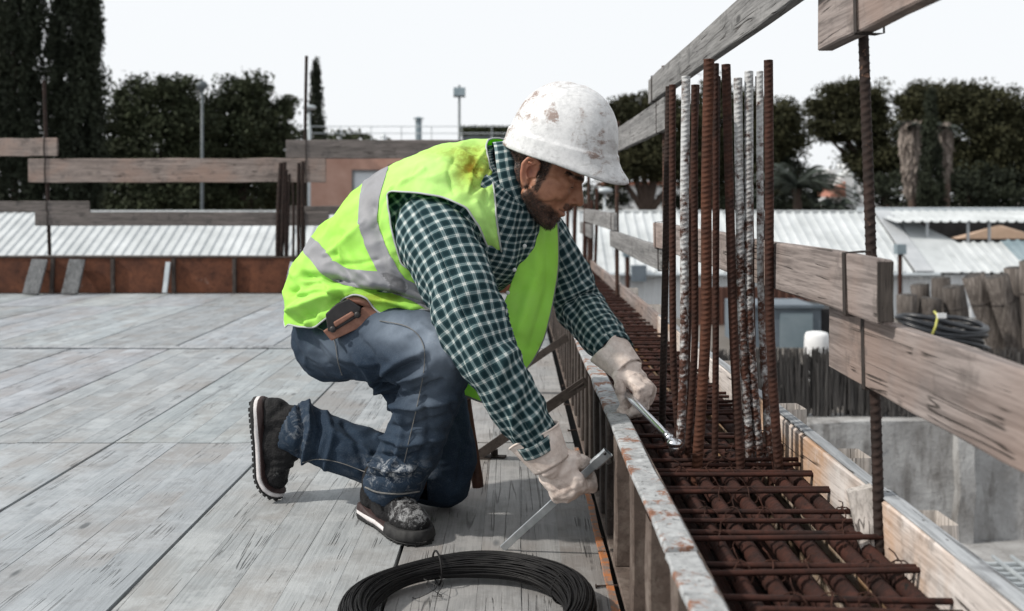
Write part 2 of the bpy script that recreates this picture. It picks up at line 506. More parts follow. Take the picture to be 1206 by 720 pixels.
m, nt, b = mk('hivis', .75, 0, .2)
v = coords(nt, rand=False)
n1 = nz(nt, v, 5, 5, .7); n2 = nz(nt, v, 26, 5, .75)
c = ramp(nt, n1, [(.3, (.42, .84, .10)), (.7, (.52, .89, .20))])
at_n = node(nt, 'ShaderNodeAttribute', attribute_name='soil')
at_p = node(nt, 'ShaderNodeAttribute', attribute_name='painted_light')
c = mixc(nt, mth(nt, 'MULTIPLY', at_p.outputs['Fac'], .8), c, (.66, .93, .38))  # light falling on the upper back, painted into the cloth colour
soil = mth(nt, 'MULTIPLY', at_n.outputs['Fac'], ramp(nt, n2, [(.40, 0), (.56, 1)]))
smudge = mth(nt, 'MULTIPLY', ramp(nt, nz(nt, v, 9, 6, .75, .5), [(.52, 0), (.68, 1)]), .28)
c = mixc(nt, smudge, c, (.34, .46, .10))
c = mixc(nt, mth(nt, 'MULTIPLY', at_n.outputs['Fac'], .75), c, (.48, .55, .015))
c = mixc(nt, soil, c, (.20, .12, .008))
setc(nt, b, c)
weave = nz(nt, v, 700, 2, .5); bump(nt, b, weave, .12, .0008)
tr = node(nt, 'ShaderNodeBsdfTranslucent', {0: (.45, 1.0, .03, 1)})
mx = node(nt, 'ShaderNodeMixShader', {0: .28, 1: b.outputs[0], 2: tr.outputs[0]})
nt.links.new(mx.outputs[0], nt.nodes['Material Output'].inputs[0]); M['hivis'] = m

plain('reflective_tape', (.20, .205, .22), (.27, .275, .295), 14, .6, .0)
plain('piping', (.36, .38, .38), (.46, .48, .48), 14, .6)
plain('piping_dark', (.16, .17, .17), (.24, .25, .25), 14, .6)

m, nt, b = mk('denim', .92, 0, .12)
v = coords(nt, rand=False)
n1 = nz(nt, v, 7, 6, .7, .5); n2 = nz(nt, v, 420, 2, .5)
fade = node(nt, 'ShaderNodeAttribute', attribute_name='fade').outputs['Fac']
c = ramp(nt, n1, [(.25, (.013, .023, .040)), (.75, (.024, .041, .067))])
c = mixc(nt, mth(nt, 'MULTIPLY', fade, ramp(nt, n1, [(.25, .45), (.7, 1)])), c, (.23, .275, .335))
c = mixc(nt, mth(nt, 'MULTIPLY', ramp(nt, n2, [(.45, 0), (.8, 1)]), .25), c, (.13, .155, .18))
dust = node(nt, 'ShaderNodeAttribute', attribute_name='dust').outputs['Fac']
n3 = nz(nt, v, 38, 6, .75, .8)
c = mixc(nt, mth(nt, 'MULTIPLY', dust, ramp(nt, n3, [(.5, 0), (.62, 1)])), c, (.42, .44, .46))
setc(nt, b, c); bump(nt, b, mth(nt, 'ADD', n2, mth(nt, 'MULTIPLY', n1, 2.0)), .3, .0012); M['denim'] = m
plain('seam_thread', (.10, .105, .11), (.20, .19, .175), 90, .9)

m, nt, b = mk('skin', .52, 0, .4)
b.inputs['Subsurface Weight'].default_value = .08
b.inputs['Subsurface Radius'].default_value = (.01, .004, .002)
v = coords(nt, rand=False)
n1 = nz(nt, v, 30, 5, .6); n2 = nz(nt, v, 300, 3, .6)
c = ramp(nt, n1, [(.28, (.25, .105, .062)), (.55, (.37, .175, .105)), (.75, (.43, .22, .14))])
hr = node(nt, 'ShaderNodeAttribute', attribute_name='hair').outputs['Fac']  # hair plus the shade painted into the facial recesses
c = mixc(nt, mth(nt, 'MULTIPLY', hr, ramp(nt, nz(nt, v, 240, 3, .7), [(.25, .6), (.6, 1)])), c, (.022, .016, .014))  # hair tone, also used for painted shade in facial recesses
rd = node(nt, 'ShaderNodeAttribute', attribute_name='red').outputs['Fac']
c = mixc(nt, mth(nt, 'MULTIPLY', rd, .6), c, (.36, .12, .085))
setc(nt, b, c); bump(nt, b, mth(nt, 'ADD', n2, mth(nt, 'MULTIPLY', nz(nt, v, 120, 3, .6), .8)), .5, .0012); M['skin'] = m
plain('hair', (.010, .008, .007), (.032, .024, .02), 90, .6)

m, nt, b = mk('helmet', .38, 0, .5)
v = coords(nt, rand=False)
n1 = nz(nt, v, 6, 6, .7, .6); n2 = nz(nt, node(nt, 'ShaderNodeMapping', {0: v, 3: (1, 1, 2.2)}).outputs[0], 16, 8, .78, 1.2); n3 = nz(nt, v, 70, 4, .7)
c = ramp(nt, n3, [(.35, (.54, .55, .56)), (.6, (.69, .70, .71))])
c = mixc(nt, mth(nt, 'MULTIPLY', ramp(nt, n1, [(.48, 0), (.62, 1)]), .38), c, (.36, .35, .35))
dm = mth(nt, 'MULTIPLY', ramp(nt, n1, [(.49, 0), (.56, 1)]), ramp(nt, n2, [(.49, 0), (.57, 1)]))
c = mixc(nt, mth(nt, 'MULTIPLY', dm, .85), c, (.20, .125, .095))
scr = nz(nt, node(nt, 'ShaderNodeMapping', {0: v, 2: (0.3, .5, .6), 3: (6, 90, 90)}).outputs[0], 1, 3, .6)
c = mixc(nt, mth(nt, 'MULTIPLY', ramp(nt, scr, [(.62, 0), (.66, 1)]), .3), c, (.30, .29, .29))
setc(nt, b, c); setr(nt, b, ramp(nt, n1, [(.4, .32), (.6, .55)])); bump(nt, b, n3, .08, .001); M['helmet'] = m

m, nt, b = mk('glove_cloth', .92, 0, .15)
v = coords(nt, rand=False)
n1 = nz(nt, v, 16, 6, .7, .5); n2 = nz(nt, v, 350, 2, .6)
c = ramp(nt, n1, [(.28, (.52, .42, .37)), (.5, (.70, .61, .555)), (.72, (.78, .72, .68))])
ds = node(nt, 'ShaderNodeAttribute', attribute_name='dust').outputs['Fac']
c = mixc(nt, mth(nt, 'MULTIPLY', ds, ramp(nt, nz(nt, v, 42, 5, .7), [(.42, 0), (.66, 1)])), c, (.27, .21, .18))
setc(nt, b, c); bump(nt, b, mth(nt, 'ADD', n2, n1), .35, .0012); M['glove_cloth'] = m

def boot_mat(name, hi):
    m, nt, b = mk(name, .7, 0, .18)
    v = coords(nt, rand=False)
    n2 = nz(nt, v, 70, 7, .85, .8)
    ds = node(nt, 'ShaderNodeAttribute', attribute_name='dust').outputs['Fac']
    thr = mth(nt, 'SUBTRACT', .74, mth(nt, 'MULTIPLY', ds, .28))
    k = mth(nt, 'MULTIPLY', mth(nt, 'SUBTRACT', n2, thr), 3.6, clamp=True)
    c = mixc(nt, k, ramp(nt, nz(nt, v, 30, 4, .6), [(.3, (.006, .006, .007)), (.7, (.018, .018, .019))]), (.46, .47, .48))
    setc(nt, b, c); bump(nt, b, node(nt, 'ShaderNodeTexVoronoi', {'Vector': v, 'Scale': 240}).outputs[0], .5, .002)
    M[name] = m
boot_mat('boot_leather', 1)
plain('boot_midsole', (.52, .49, .49), (.70, .68, .68), 60, .6)
plain('boot_trim', (.022, .013, .013), (.045, .024, .023), 60, .6)
plain('boot_rubber', (.008, .008, .009), (.03, .03, .03), 60, .75)
plain('brown_leather', (.17, .075, .05), (.30, .15, .105), 40, .6, 0, .2)
plain('dark_case', (.010, .010, .011), (.03, .028, .03), 40, .45)
plain('handle_wood', (.05, .022, .014), (.12, .055, .035), 40, .55)
plain('button', (.5, .52, .52), (.6, .62, .62), 60, .4)
# ------------------------------------------------------------------ ground far below
GZ = -4.0
o = obj('ground', ([(-1500, -200, GZ), (1500, -200, GZ), (1500, 2500, GZ), (-1500, 2500, GZ)], [(0, 1, 2, 3)]), M['ground_dirt'])
tag(o, kind='structure')

# ------------------------------------------------------------------ the deck: a formwork floor of weathered planks
ZTOP, X_FORM = 0.0, 0.212
FAR = 8.45
deck = obj('deck', box((-9, -2.0, -.30), (.66, FAR + .46, -.030)), M['trench_floor'])
tag(deck, 'weathered grey plank deck the worker kneels on', kind='structure')
edges_x = [.195 - .50 * 0] + [-.262 - .53 * k for k in range(0, 14)]
rows = [(1.17, 3.27, 5), (3.27, 5.36, 7), (5.36, 7.45, 9), (7.45, FAR - .01, 10)]
rest = []
def plank_geo(x0, x1, y0, y1):
    zj = RND.uniform(-.0012, .0012)
    tilt = RND.uniform(-.0008, .0008)
    return beam(((x0 + x1) / 2, y0, -.0145 + zj), ((x0 + x1) / 2, y1, -.0145 + zj + tilt), (0, 0, 1), x1 - x0, .029, 6, .0002, .0006)
for ri, (y0, y1, ncol) in enumerate([(-1.9, 1.17, 0)] + rows):
    for c in range(len(edges_x) - 1):
        xr, xl = edges_x[c], edges_x[c + 1]
        panel_z = RND.uniform(-.001, .001)
        yj0, yj1 = y0 + RND.uniform(.003, .009), y1 - RND.uniform(.003, .009)
        w = (xr - xl - .009) / 5
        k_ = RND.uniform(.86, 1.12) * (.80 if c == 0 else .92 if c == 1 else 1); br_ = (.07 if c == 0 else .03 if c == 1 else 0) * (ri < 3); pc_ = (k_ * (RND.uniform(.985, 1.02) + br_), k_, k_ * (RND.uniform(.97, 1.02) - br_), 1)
        for k in range(5):
            a = xl + .0055 + k * w + .0001
            g = plank_geo(a, a + w - .0002, yj0, yj1)
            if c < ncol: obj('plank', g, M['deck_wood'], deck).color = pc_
            else: rest.append(g)
rs = obj('planking', join(*rest), M['deck_wood'], deck); tag(rs, kind='stuff')
# pale cover strip over the joint between the second and third row, rubbed paint along the rim
g = beam((-5.2, 5.37, .004), (.16, 5.35, .004), (0, 0, 1), .07, .006, 14, .0006, .002)
obj('joint_strip', g, M['form_timber_top'], deck)
g = beam((.196, 1.2, .003), (.196, 3.2, .003), (0, 0, 1), .016, .004, 20, .0016, .001)
obj('edge_strip', g, M['edge_paint'], deck)

# ------------------------------------------------------------------ edge form on the worker's side of the beam trench
ef = thing('edge_form', 'long rust-stained steel edge form with white-flaked top rim beside the worker', 'formwork', (.235, 4.5, 0))
obj('panel', beam((.262, .9, .145), (.262, FAR, .145), (0, 0, 1), .010, .29, 10, .0006, .001), M['rib_steel'], ef)
obj('base_rail', beam((.236, .9, .006), (.236, FAR, .006), (0, 0, 1), .046, .010, 10, .0005, .002), M['rib_steel'], ef)
y = .95
k = 0
for y0, y1 in ((.9, 1.43), (1.434, 3.42), (3.424, 5.6), (5.604, FAR)):
    obj('rim', beam((.2375, y0, .291), (.2375, y1, .291), (0, 0, 1), .047, .012, 14, .0012, .003), M['flange_paint'], ef)
y = 1.34
ys = [1.36, 1.62, 1.86, 2.16, 2.36, 2.52] + [2.72 + .185 * i for i in range(31)]
for yy in ys:
    if yy > FAR - .03: break
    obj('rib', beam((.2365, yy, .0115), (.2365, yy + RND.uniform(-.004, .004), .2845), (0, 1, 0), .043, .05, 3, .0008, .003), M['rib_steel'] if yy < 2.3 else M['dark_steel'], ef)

# opposite timber side of the trench
tf = thing('timber_form', 'outer timber side of the beam trench, pale boards streaked orange', 'formwork', (.63, 4.5, 0))
obj('board', beam((.631, .6, .232), (.631, 1.715, .232), (0, 0, 1), .030, .124, 8, .0012, .003), M['form_timber'], tf)
obj('board', beam((.626, 1.70, .238), (.626, 4.3, .238), (0, 0, 1), .022, .118, 12, .0012, .003), M['form_timber'], tf)
obj('board', beam((.628, 4.32, .238), (.628, FAR + .4, .238), (0, 0, 1), .024, .118, 12, .0012, .003), M['rail_wood_y'], tf)
obj('lower_board', beam((.632, .6, .07), (.632, FAR + .4, .07), (0, 0, 1), .026, .196, 12, .0012, .003), M['form_timber_low'], tf)
obj('top_strip', beam((.634, .6, .2975), (.634, 1.715, .2975), (0, 0, 1), .031, .005, 8, .0008, .002), M['form_timber_top'], tf)
obj('top_strip', beam((.629, 1.70, .3005), (.629, 4.3, .3005), (0, 0, 1), .024, .005, 8, .0008, .002), M['form_timber_top'], tf)
for yy, hh in ((1.60, .285), (1.99, .29), (2.42, .295), (3.1, .29), (3.9, .29), (4.8, .29), (5.7, .29), (6.7, .29)):
    obj('cleat', beam((.674, yy, -.1), (.674, yy + .01, hh), (0, 1, 0), .054, .085, 4, .001, .004), M['pale_block'], tf)
# pale wedge stuck beside the near post
wq = np.array([at(999, 581, 1.70), at(1028, 574, 1.70), at(1035, 640, 1.668), at(1034, 690, 1.655), at(1025, 690, 1.655), at(1012, 640, 1.675)])
wv = np.concatenate([wq, wq + np.array([.004, .024, 0])])
g = (wv, [(5, 4, 3, 2, 1, 0), (6, 7, 8, 9, 10, 11)] + [(i, (i + 1) % 6, 6 + (i + 1) % 6, 6 + i) for i in range(6)])
tag(obj('wooden_wedge', g, M['pale_block']), 'short pale sawn wedge jammed between trench timber and near rail post', 'wedge')
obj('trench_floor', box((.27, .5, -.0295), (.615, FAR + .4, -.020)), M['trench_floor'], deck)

# ------------------------------------------------------------------ reinforcement cage lying in the trench
cage = thing('rebar_cage', 'long rusty reinforcement cage of stirrups and bars lying in the trench', 'rebar cage', (.42, 4.5, 0))
def stirrup_mesh(x0, x1, z0, z1, r):
    c = .010
    pts = []
    for (cx_, cz_, a0) in ((x1 - c, z1 - c, 0), (x0 + c, z1 - c, 90), (x0 + c, z0 + c, 180), (x1 - c, z0 + c, 270)):
        for a in (0, 30, 60, 90):
            t = math.radians(a0 + a); pts.append((cx_ + c * math.cos(t), 0, cz_ + c * math.sin(t)))
    pts.append(pts[0])
    return tube(pts, r, 6, caps=False, up=(0, 1, 0))
base_y = 4.5
v1, f1 = stirrup_mesh(.272 - .42, .634 - .42, .0, .233, .0048)
v2, f2 = stirrup_mesh(.272 - .42, .634 - .42, .004, .229, .0046)
v3, f3 = stirrup_mesh(.34 - .42, .632 - .42, .004, .229, .0046)
sm = [mesh('stirrup', v, f, True) for v, f in ((v1, f1), (v2, f2), (v3, f3))]
for q in sm: q.materials.append(M['cage_rust'])
near_d = [1.03, 1.155, 1.283, 1.412, 1.54, 1.683, 1.806, 1.936, 2.075, 2.156] + [2.28 + .128 * i for i in range(50)]
for i, yy in enumerate(near_d):
    if yy > FAR: break
    s = bpy.data.objects.new('stirrup', sm[0]); col.objects.link(s); s.parent = cage
    s.location = (RND.uniform(-.003, .003), yy - base_y, RND.uniform(-.003, .002)); s.rotation_euler = (RND.uniform(-.02, .02), 0, RND.uniform(-.05, .05))
    s = bpy.data.objects.new('stirrup', sm[0 if i % 3 else 1 + i % 2]); col.objects.link(s); s.parent = cage
    s.location = (RND.uniform(-.004, .004), yy - base_y + RND.choice((-.018, .014, -.034)), RND.uniform(-.003, .002)); s.rotation_euler = (RND.uniform(-.02, .02), 0, RND.uniform(-.06, .06))
for i, x in enumerate((.296, .346, .397, .450, .503, .553, .594)):
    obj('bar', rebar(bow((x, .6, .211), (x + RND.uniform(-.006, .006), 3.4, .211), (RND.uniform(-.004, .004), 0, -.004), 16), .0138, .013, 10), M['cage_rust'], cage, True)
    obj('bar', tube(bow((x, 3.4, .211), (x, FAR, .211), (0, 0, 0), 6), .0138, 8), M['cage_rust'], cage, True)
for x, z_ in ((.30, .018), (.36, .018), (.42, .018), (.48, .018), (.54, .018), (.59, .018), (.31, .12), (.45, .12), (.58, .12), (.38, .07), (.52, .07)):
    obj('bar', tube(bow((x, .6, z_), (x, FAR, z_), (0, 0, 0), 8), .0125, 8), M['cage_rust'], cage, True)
# wire ties at the near crossings
tv_, tf_ = [], []
for q in range(2):
    th_ = np.linspace(0, 2 * np.pi, 11)
    sg_ = 1 if q else -1
    g_ = tube(np.stack([.0165 * np.cos(th_), sg_ * .016 * np.cos(th_) + .002 * np.sin(3 * th_), .019 * np.sin(th_) + .006], 1), .0012, 4, False, (0, 0, 1))
    tv_.append(g_)
g_ = tube([(0, 0, .024), (.006, .004, .036), (.016, .002, .040)], .0011, 4); tv_.append(g_)
g_ = join(*tv_); tie_m = mesh('tie_wire', g_[0], g_[1]); tie_m.materials.append(M['rebar_rust'])
for i, yy in enumerate(near_d[:12]):
    for x in (.346, .397, .450, .503, .553, .594):
        if RND.random() < .45: continue
        s = bpy.data.objects.new('tie_wire', tie_m); col.objects.link(s); s.parent = cage
        s.location = (x - .42, yy - base_y, .2165); s.rotation_euler = (0, 0, RND.uniform(0, 6.28))
# a few odd bars lying skewed over the cage near the column
for a, b_, r in (((.47, 2.12, .20), (.40, 2.95, .222), .012), ((.51, 2.12, .20), (.44, 3.0, .222), .012), ((.40, 2.2, .205), (.36, 2.9, .222), .011)):
    obj('bar', rebar(bow(a, b_, (0, 0, 0), 8), r, .012, 8), M['cage_rust'], cage, True)

# ------------------------------------------------------------------ column starter bars rising out of the cage
cb = thing('starter_bars', 'cluster of tall ribbed starter bars, some smeared with cement, beside the worker', 'rebar', (.43, 2.15, .2))
def starter(tp, bp, d, w_px, mt, db=0.0, kink=0.0, extra=None):
    d = d * 1.05
    r = w_px / 2 / F_PX * d * .86
    top = at(tp[0], tp[1], d); bot = at(bp[0], bp[1], d + db)
    pts = [top, top + (bot - top) * .35, top + (bot - top) * .68, bot, bot + (bot - top) * .06]
    if extra is not None: pts[1] = at(extra[0], extra[1], d); pts[2] = at(extra[2], extra[3], d + db * .5)
    return obj('bar', rebar(catmull(pts, 24), r, .0108, 14, .20), M[mt], cb, True)
# back row first, then the front row (pixel top, bottom, distance, apparent width)
starter((820, 100), (806, 510), 2.26, 9, 'rebar_rust')
starter((788, 102), (780, 500), 2.34, 9, 'rebar_dark')
starter((845, 90), (842, 530), 2.18, 8, 'rebar_dark')
starter((792, 100), (798, 500), 2.16, 9, 'rebar_rust', 0, 0, (792, 270, 793, 420))
starter((808, 90), (802, 505), 2.09, 11.5, 'rebar_cement', 0, 0, (806, 250, 806, 400))
starter((818, 100), (810, 532), 2.12, 9, 'rebar_rust', 0, 0, (818, 260, 818, 410))
starter((835, 70), (821, 548), 2.02, 14, 'rebar_bright', 0, 0, (832, 220, 831, 390))
starter((843, 75), (842, 548), 2.06, 8.5, 'rebar_rust', 0, 0, (843, 230, 843, 400))
starter((855, 76), (872, 548), 2.03, 12, 'rebar_rust', 0, 0, (859, 220, 864, 390))
starter((869, 92), (882, 515), 2.12, 11.5, 'rebar_cement', 0, 0, (871, 230, 874, 380))
starter((882, 84), (893, 520), 2.12, 11.5, 'rebar_cement', 0, 0, (882, 230, 883, 380))
starter((881, 90), (888, 530), 2.2, 9, 'rebar_rust')
starter((895, 84), (907, 545), 2.09, 9, 'rebar_cement', 0, 0, (895, 220, 897, 380))
starter((905, 71), (917, 550), 2.02, 12, 'rebar_rust', 0, 0, (906, 210, 907, 385))
starter((893, 90), (903, 530), 2.25, 8, 'rebar_dark')
# loose tie wires at the foot of the cluster
for k in range(5):
    a = at(812 + k * 18, 540 - RND.uniform(0, 12), 2.1); b_ = at(840 + k * 18, 536 - RND.uniform(-8, 14), 2.11)
    obj('tie_wire', tube(bow(a, b_, (0, -.01, RND.uniform(-.01, .012)), 8), .0008, 4), M['rebar_rust'], cb)

# ------------------------------------------------------------------ guard rail along the right edge
XF = .555
def post(a, b_, r, label, mt='post_rust', near=True, path=None):
    g = rebar(path if path is not None else bow(a, b_, (RND.uniform(-.006, .006), 0, 0), 8), r, .0145 if near else .04, 12, .27, 6 if near else 3)
    return tag(obj('rail_post', g, M[mt], None, True), label, 'post', 'rebar posts of the guard rails')
post(at(1037, 676, 1.664), at(1017, 30, 1.664) + np.array([0, 0, .25]), .0090, 'ribbed rusty rebar post nearest the camera, carrying the lowest and highest near boards', 'rebar_dark', True, catmull([at(1037, 676, 1.664), at(1030, 440, 1.71), at(1026, 300, 1.74), at(1017, 45, 1.80), at(1014, -60, 1.82)], 20))
post((.602, 4.02, .1), (.602, 4.02, 1.34), .011, 'rebar guard-rail post just behind the starter bar cluster')
post((.602, 5.86, .1), (.604, 5.87, 1.26), .011, 'thin rebar post where the two far low rail boards overlap', near=False)
post((.605, 8.2, .1), (.603, 8.2, 1.1), .012, 'thin rebar post at the far right corner of the trench', near=False)

def tie(board, x0, x1, y, z0, z1, r=.0016, turns=2, skew=.006):
    """loops of black wire round a board and its post; board faces -X"""
    for k in range(turns):
        o_ = k * .005
        p = [(x0, y + o_, z0), (x0, y + o_ + skew, z1), (x1, y + o_ + skew, z1 + .002), (x1 + .014, y + .006, z1 + .004), (x1 + .014, y + .006, z0), (x1, y + o_, z0 - .002), (x0, y + o_, z0)]
        obj('tie_wire', tube(p, r, 5, caps=False, up=(.3, .2, .9)), M['tie_wire'], board)
def rail(y0, y1, x0, x1, z0, z1, mt, label, ties=(), seg=10, end=True, dz=0.0):
    g = beam(((x0 + x1) / 2, y0, (z0 + z1) / 2), ((x0 + x1) / 2, y1, (z0 + z1) / 2 + dz), (0, 0, 1), x1 - x0, z1 - z0, seg, .0012, .003, .001)
    root = thing('rail_board', label, 'board', ((x0 + x1) / 2, (y0 + y1) / 2, z0), 'boards of the guard rails')
    obj('board', g, M[mt], root)
    for (ty, k) in ties: tie(root, x0 - .002, x1 + .002, ty, z0 - .002, z1 + .002, .0019, k)
    return root
rail(.55, 1.86, .585, .612, .485, .603, 'rail_wood_y', 'lowest near rail board at right, running out of the picture', ((1.66, 3),))
rail(1.53, 3.99, .555, .582, .608, .708, 'rail_wood_y', 'waist-high rail board passing behind the starter bars, dark end towards camera', ((1.665, 3), (3.93, 2)))
obj('end_face', beam((.5685, 1.5285, .612), (.5685, 1.5285, .704), (0, 1, 0), .025, .003, 3, .0008, .001), M['end_grain'], [x for x in col.objects if x.get('label', '').startswith('waist-high')][0])
rail(3.86, 5.96, .566, .590, .52, .615, 'grey_wood_y', 'grey low rail board beyond the starter bars, ending behind the waist-high board', ((3.93, 2),))
rail(5.76, 8.2, .566, .590, .618, .722, 'grey_wood_y', 'farthest right-hand low rail board, close to the worker\'s face', ((5.87, 2),))
rail(7.6, 8.9, .575, .60, .50, .60, 'grey_wood_y', 'short pale board end at the far right corner under the rail', ())
rail(1.48, 4.17, .557, .584, 1.200, 1.302, 'grey_wood_y', 'high grey rail board slanting up out of the picture above the starter bars', ((4.05, 3), (1.66, 2)))
rail(3.80, 6.2, .566, .592, 1.068, 1.196, 'grey_wood_y', 'high grey rail board right behind the white helmet', ((3.98, 2), (5.87, 2)))
rail(.7, 1.93, .585, .616, 1.087, 1.20, 'rail_wood_y', 'topmost near board at upper right, cut off by the picture edge', ((1.70, 3),))

# ------------------------------------------------------------------ far edge form and rail
fe = thing('edge_form', 'rust-brown edge form of upright panels closing the far side of the deck', 'formwork', (-2.2, FAR, 0))
def fx(px): return (px - CX) / F_PX * FAR
splits = [-120, -30, 62, 134, 206, 277, 346, 420, 500, 580, 640]
for i in range(len(splits) - 1):
    a, b_ = fx(splits[i]) + .004, fx(splits[i + 1]) - .004
    obj('panel', beam((a, FAR + .012, .155), (b_, FAR + .012 + RND.uniform(-.004, .004), .155), (0, 0, 1), .014, .30, 4, .001, .003), M['form_panel'], fe)
    obj('rib', beam((b_ + .002, FAR - .012, .004), (b_ + .002 + RND.uniform(-.01, .01), FAR - .012, .30), (0, 1, 0), .03, .03, 3, .001, .003), M['dark_steel'], fe)
obj('rim', beam((fx(-120), FAR + .02, .309), (.20, FAR + .02, .309), (0, 0, 1), .05, .010, 14, .0015, .003), M['dark_steel'], fe)
obj('outer_board', beam((-7, FAR + .43, .12), (.64, FAR + .43, .12), (0, 0, 1), .03, .36, 8, .0015, .003), M['grey_wood_x'], fe)
for (bx, tx, lab) in ((36, 49, 'grey plank leaning on the far brown form, left one of a pair'), (82, 93, 'grey plank leaning on the far brown form, right one of a pair')):
    g = beam(at(bx, 347, FAR - .17) * np.array([1, 1, 0]) + np.array([0, 0, .012]), (fx(tx), FAR - .03, .29), (0, 1, 0), .135, .022, 4, .001, .003)
    tag(obj('leaning_plank', g, M['grey_wood_z']), lab, 'plank', 'planks leaning on the far form')
for (bx, tx, ty, lab) in ((194, 200, 312, 'thin pale prop stick leaning on the middle of the far form'), (338, 346, 312, 'thin pale prop stick leaning on the far form behind the worker\'s back')):
    p0 = at(bx, 346, FAR - .10); p0[2] = .015
    tag(obj('prop_stick', beam(p0, (fx(tx), FAR - .04, .27), (0, 1, 0), .04, .022, 3, .001, .003), M['galvanised']), lab, 'prop', 'props leaning on the far form')

DF = 8.95
def far_board(x0, x1, y0, y1, mt, label, ties=(), d=DF, tilt=0.0):
    a, b_ = at(x0, (y0 + y1) / 2, d), at(x1, (y0 + y1) / 2 + tilt, d)
    root = thing('rail_board', label, 'board', (a + b_) / 2, 'boards of the guard rails')
    hgt = (y1 - y0) / F_PX * d
    obj('board', beam(a, b_, (0, 0, 1), .028, hgt, 10, .002, .004, .002), M[mt], root)
    for px_ in ties:
        c = at(px_, (y0 + y1) / 2, d)
        p = [(c[0], d - .017, c[2] - hgt / 2 - .003), (c[0] - .004, d - .018, c[2]), (c[0], d - .017, c[2] + hgt / 2 + .003), (c[0], d + .04, c[2] + hgt / 2), (c[0], d + .04, c[2] - hgt / 2), (c[0], d - .017, c[2] - hgt / 2 - .003)]
        obj('tie_wire', tube(p, .006, 5, caps=False, up=(1, 0, .2)), M['tie_wire'], root)
    return root
far_board(-120, 68, 163, 184, 'rail_wood_x', 'short upper rail board at far left in front of the cypresses', (53,))
far_board(34, 384, 187, 215, 'rail_wood_x', 'long pale rail board in front of the dark trees, left of the worker', (54, 361))
far_board(-120, 106, 237, 250, 'grey_wood_x', 'grey low rail board at far left edge, above the white roof', (56,), DF + .03)
far_board(42, 387, 250, 266, 'grey_wood_x', 'dark thin rail board across the white roof on the left', (57, 359))
far_board(337, 660, 165, 187, 'grey_wood_x', 'grey upper rail board in front of the pink building', (361,), DF + .03)
far_board(341, 640, 243, 253, 'grey_wood_x', 'thin grey rail board behind the worker\'s back, above the white roof', (), DF + .03)
def fpost(px0, py0, px1, py1, d, w, label, mt='rebar_dark', root=None):
    g = rebar(bow(at(px0, py0, d), at(px1, py1, d), (RND.uniform(-.01, .01), 0, 0), 8), w / 2 / F_PX * d, .05, 8, .25, 4)
    if root is not None: return obj('bar', g, M[mt], root, True)
    return tag(obj('rail_post', g, M[mt], None, True), label, 'post', 'rebar posts of the guard rails')
fpost(52, 95, 59, 312, DF + .07, 4.2, 'thin dark rebar post at far left, in front of the cypress')
fpost(361, 66, 358, 312, DF + .07, 3.6, 'tall thin dark rebar post standing against the sky above the pink building')
fb = thing('starter_bars', 'group of thin dark starter bars at the far edge left of the worker', 'rebar', at(343, 303, 8.7))
for (x0, y0, x1, y1, w) in ((331, 192, 327, 308, 5), (335, 191, 331, 308, 5), (337, 200, 337, 308, 4), (345, 215, 345, 308, 3), (352, 192, 352, 308, 4), (357, 190, 357, 308, 4.5), (341, 205, 338, 308, 3)):
    fpost(x0, y0, x1, y1, 8.68, w, '', 'rebar_dark', fb)
fc = thing('starter_bars', 'rusty starter bars at the far corner of the trench beside the worker\'s chin', 'rebar', at(684, 310, 8.3))
for (x0, y0, x1, y1, w) in ((669, 240, 667, 318, 4), (678, 236, 677, 322, 4.5), (690, 240, 688, 326, 5), (697, 236, 696, 326, 3.5), (703, 222, 700, 330, 3.5)):
    fpost(x0, y0, x1, y1, 8.25, w, '', 'rebar_rust', fc)

# ------------------------------------------------------------------ braces between deck and edge form
for i, (p0, p1, lab) in enumerate((((-.115, 3.08, .012), (.205, 2.955, .262), 'dark steel brace nearest the gloved hand, from deck to edge form'),
                       ((-.115, 4.12, .012), (.205, 4.02, .245), 'steel brace behind the sleeve, second from the camera'),
                       ((-.115, 5.70, .012), (.205, 5.60, .25), 'farthest steel brace between deck and edge form, half hidden by the vest'),
                       ((-.115, 2.0 + 5.3, .012), (.205, 7.2, .25), 'brace near the far corner behind the worker'))):
    p0, p1 = np.array(p0), np.array(p1)
    t = thing('brace', lab, 'brace', p0, 'steel braces of the edge form')
    obj('angle_bar', join(beam(p0, p1, (0, 1, 0), .006, .038, 4, .0005, .001), beam(p0 + np.array([.004, -.019, .002]), p1 + np.array([.004, -.019, .002]), (0, 1, 0), .030, .005, 4, .0005, .001)), M['dark_steel'], t)
    obj('foot_plate', beam(p0 + np.array([-.045, 0, -.008]), p0 + np.array([.04, 0, -.008]), (0, 0, 1), .05, .006, 2, .0005, .001), M['dark_steel'], t)
    if i == 0:
        obj('bolt', tube([p0 + np.array([.05, .01, -.010]), p0 + np.array([.05, .01, .012])], .011, 6), M['dark_steel'], t)
        obj('bolt_plate', beam(p0 + np.array([.03, .01, -.009]), p0 + np.array([.085, .0, -.009]), (0, 0, 1), .03, .005, 2, .0005, .001), M['dark_steel'], t)

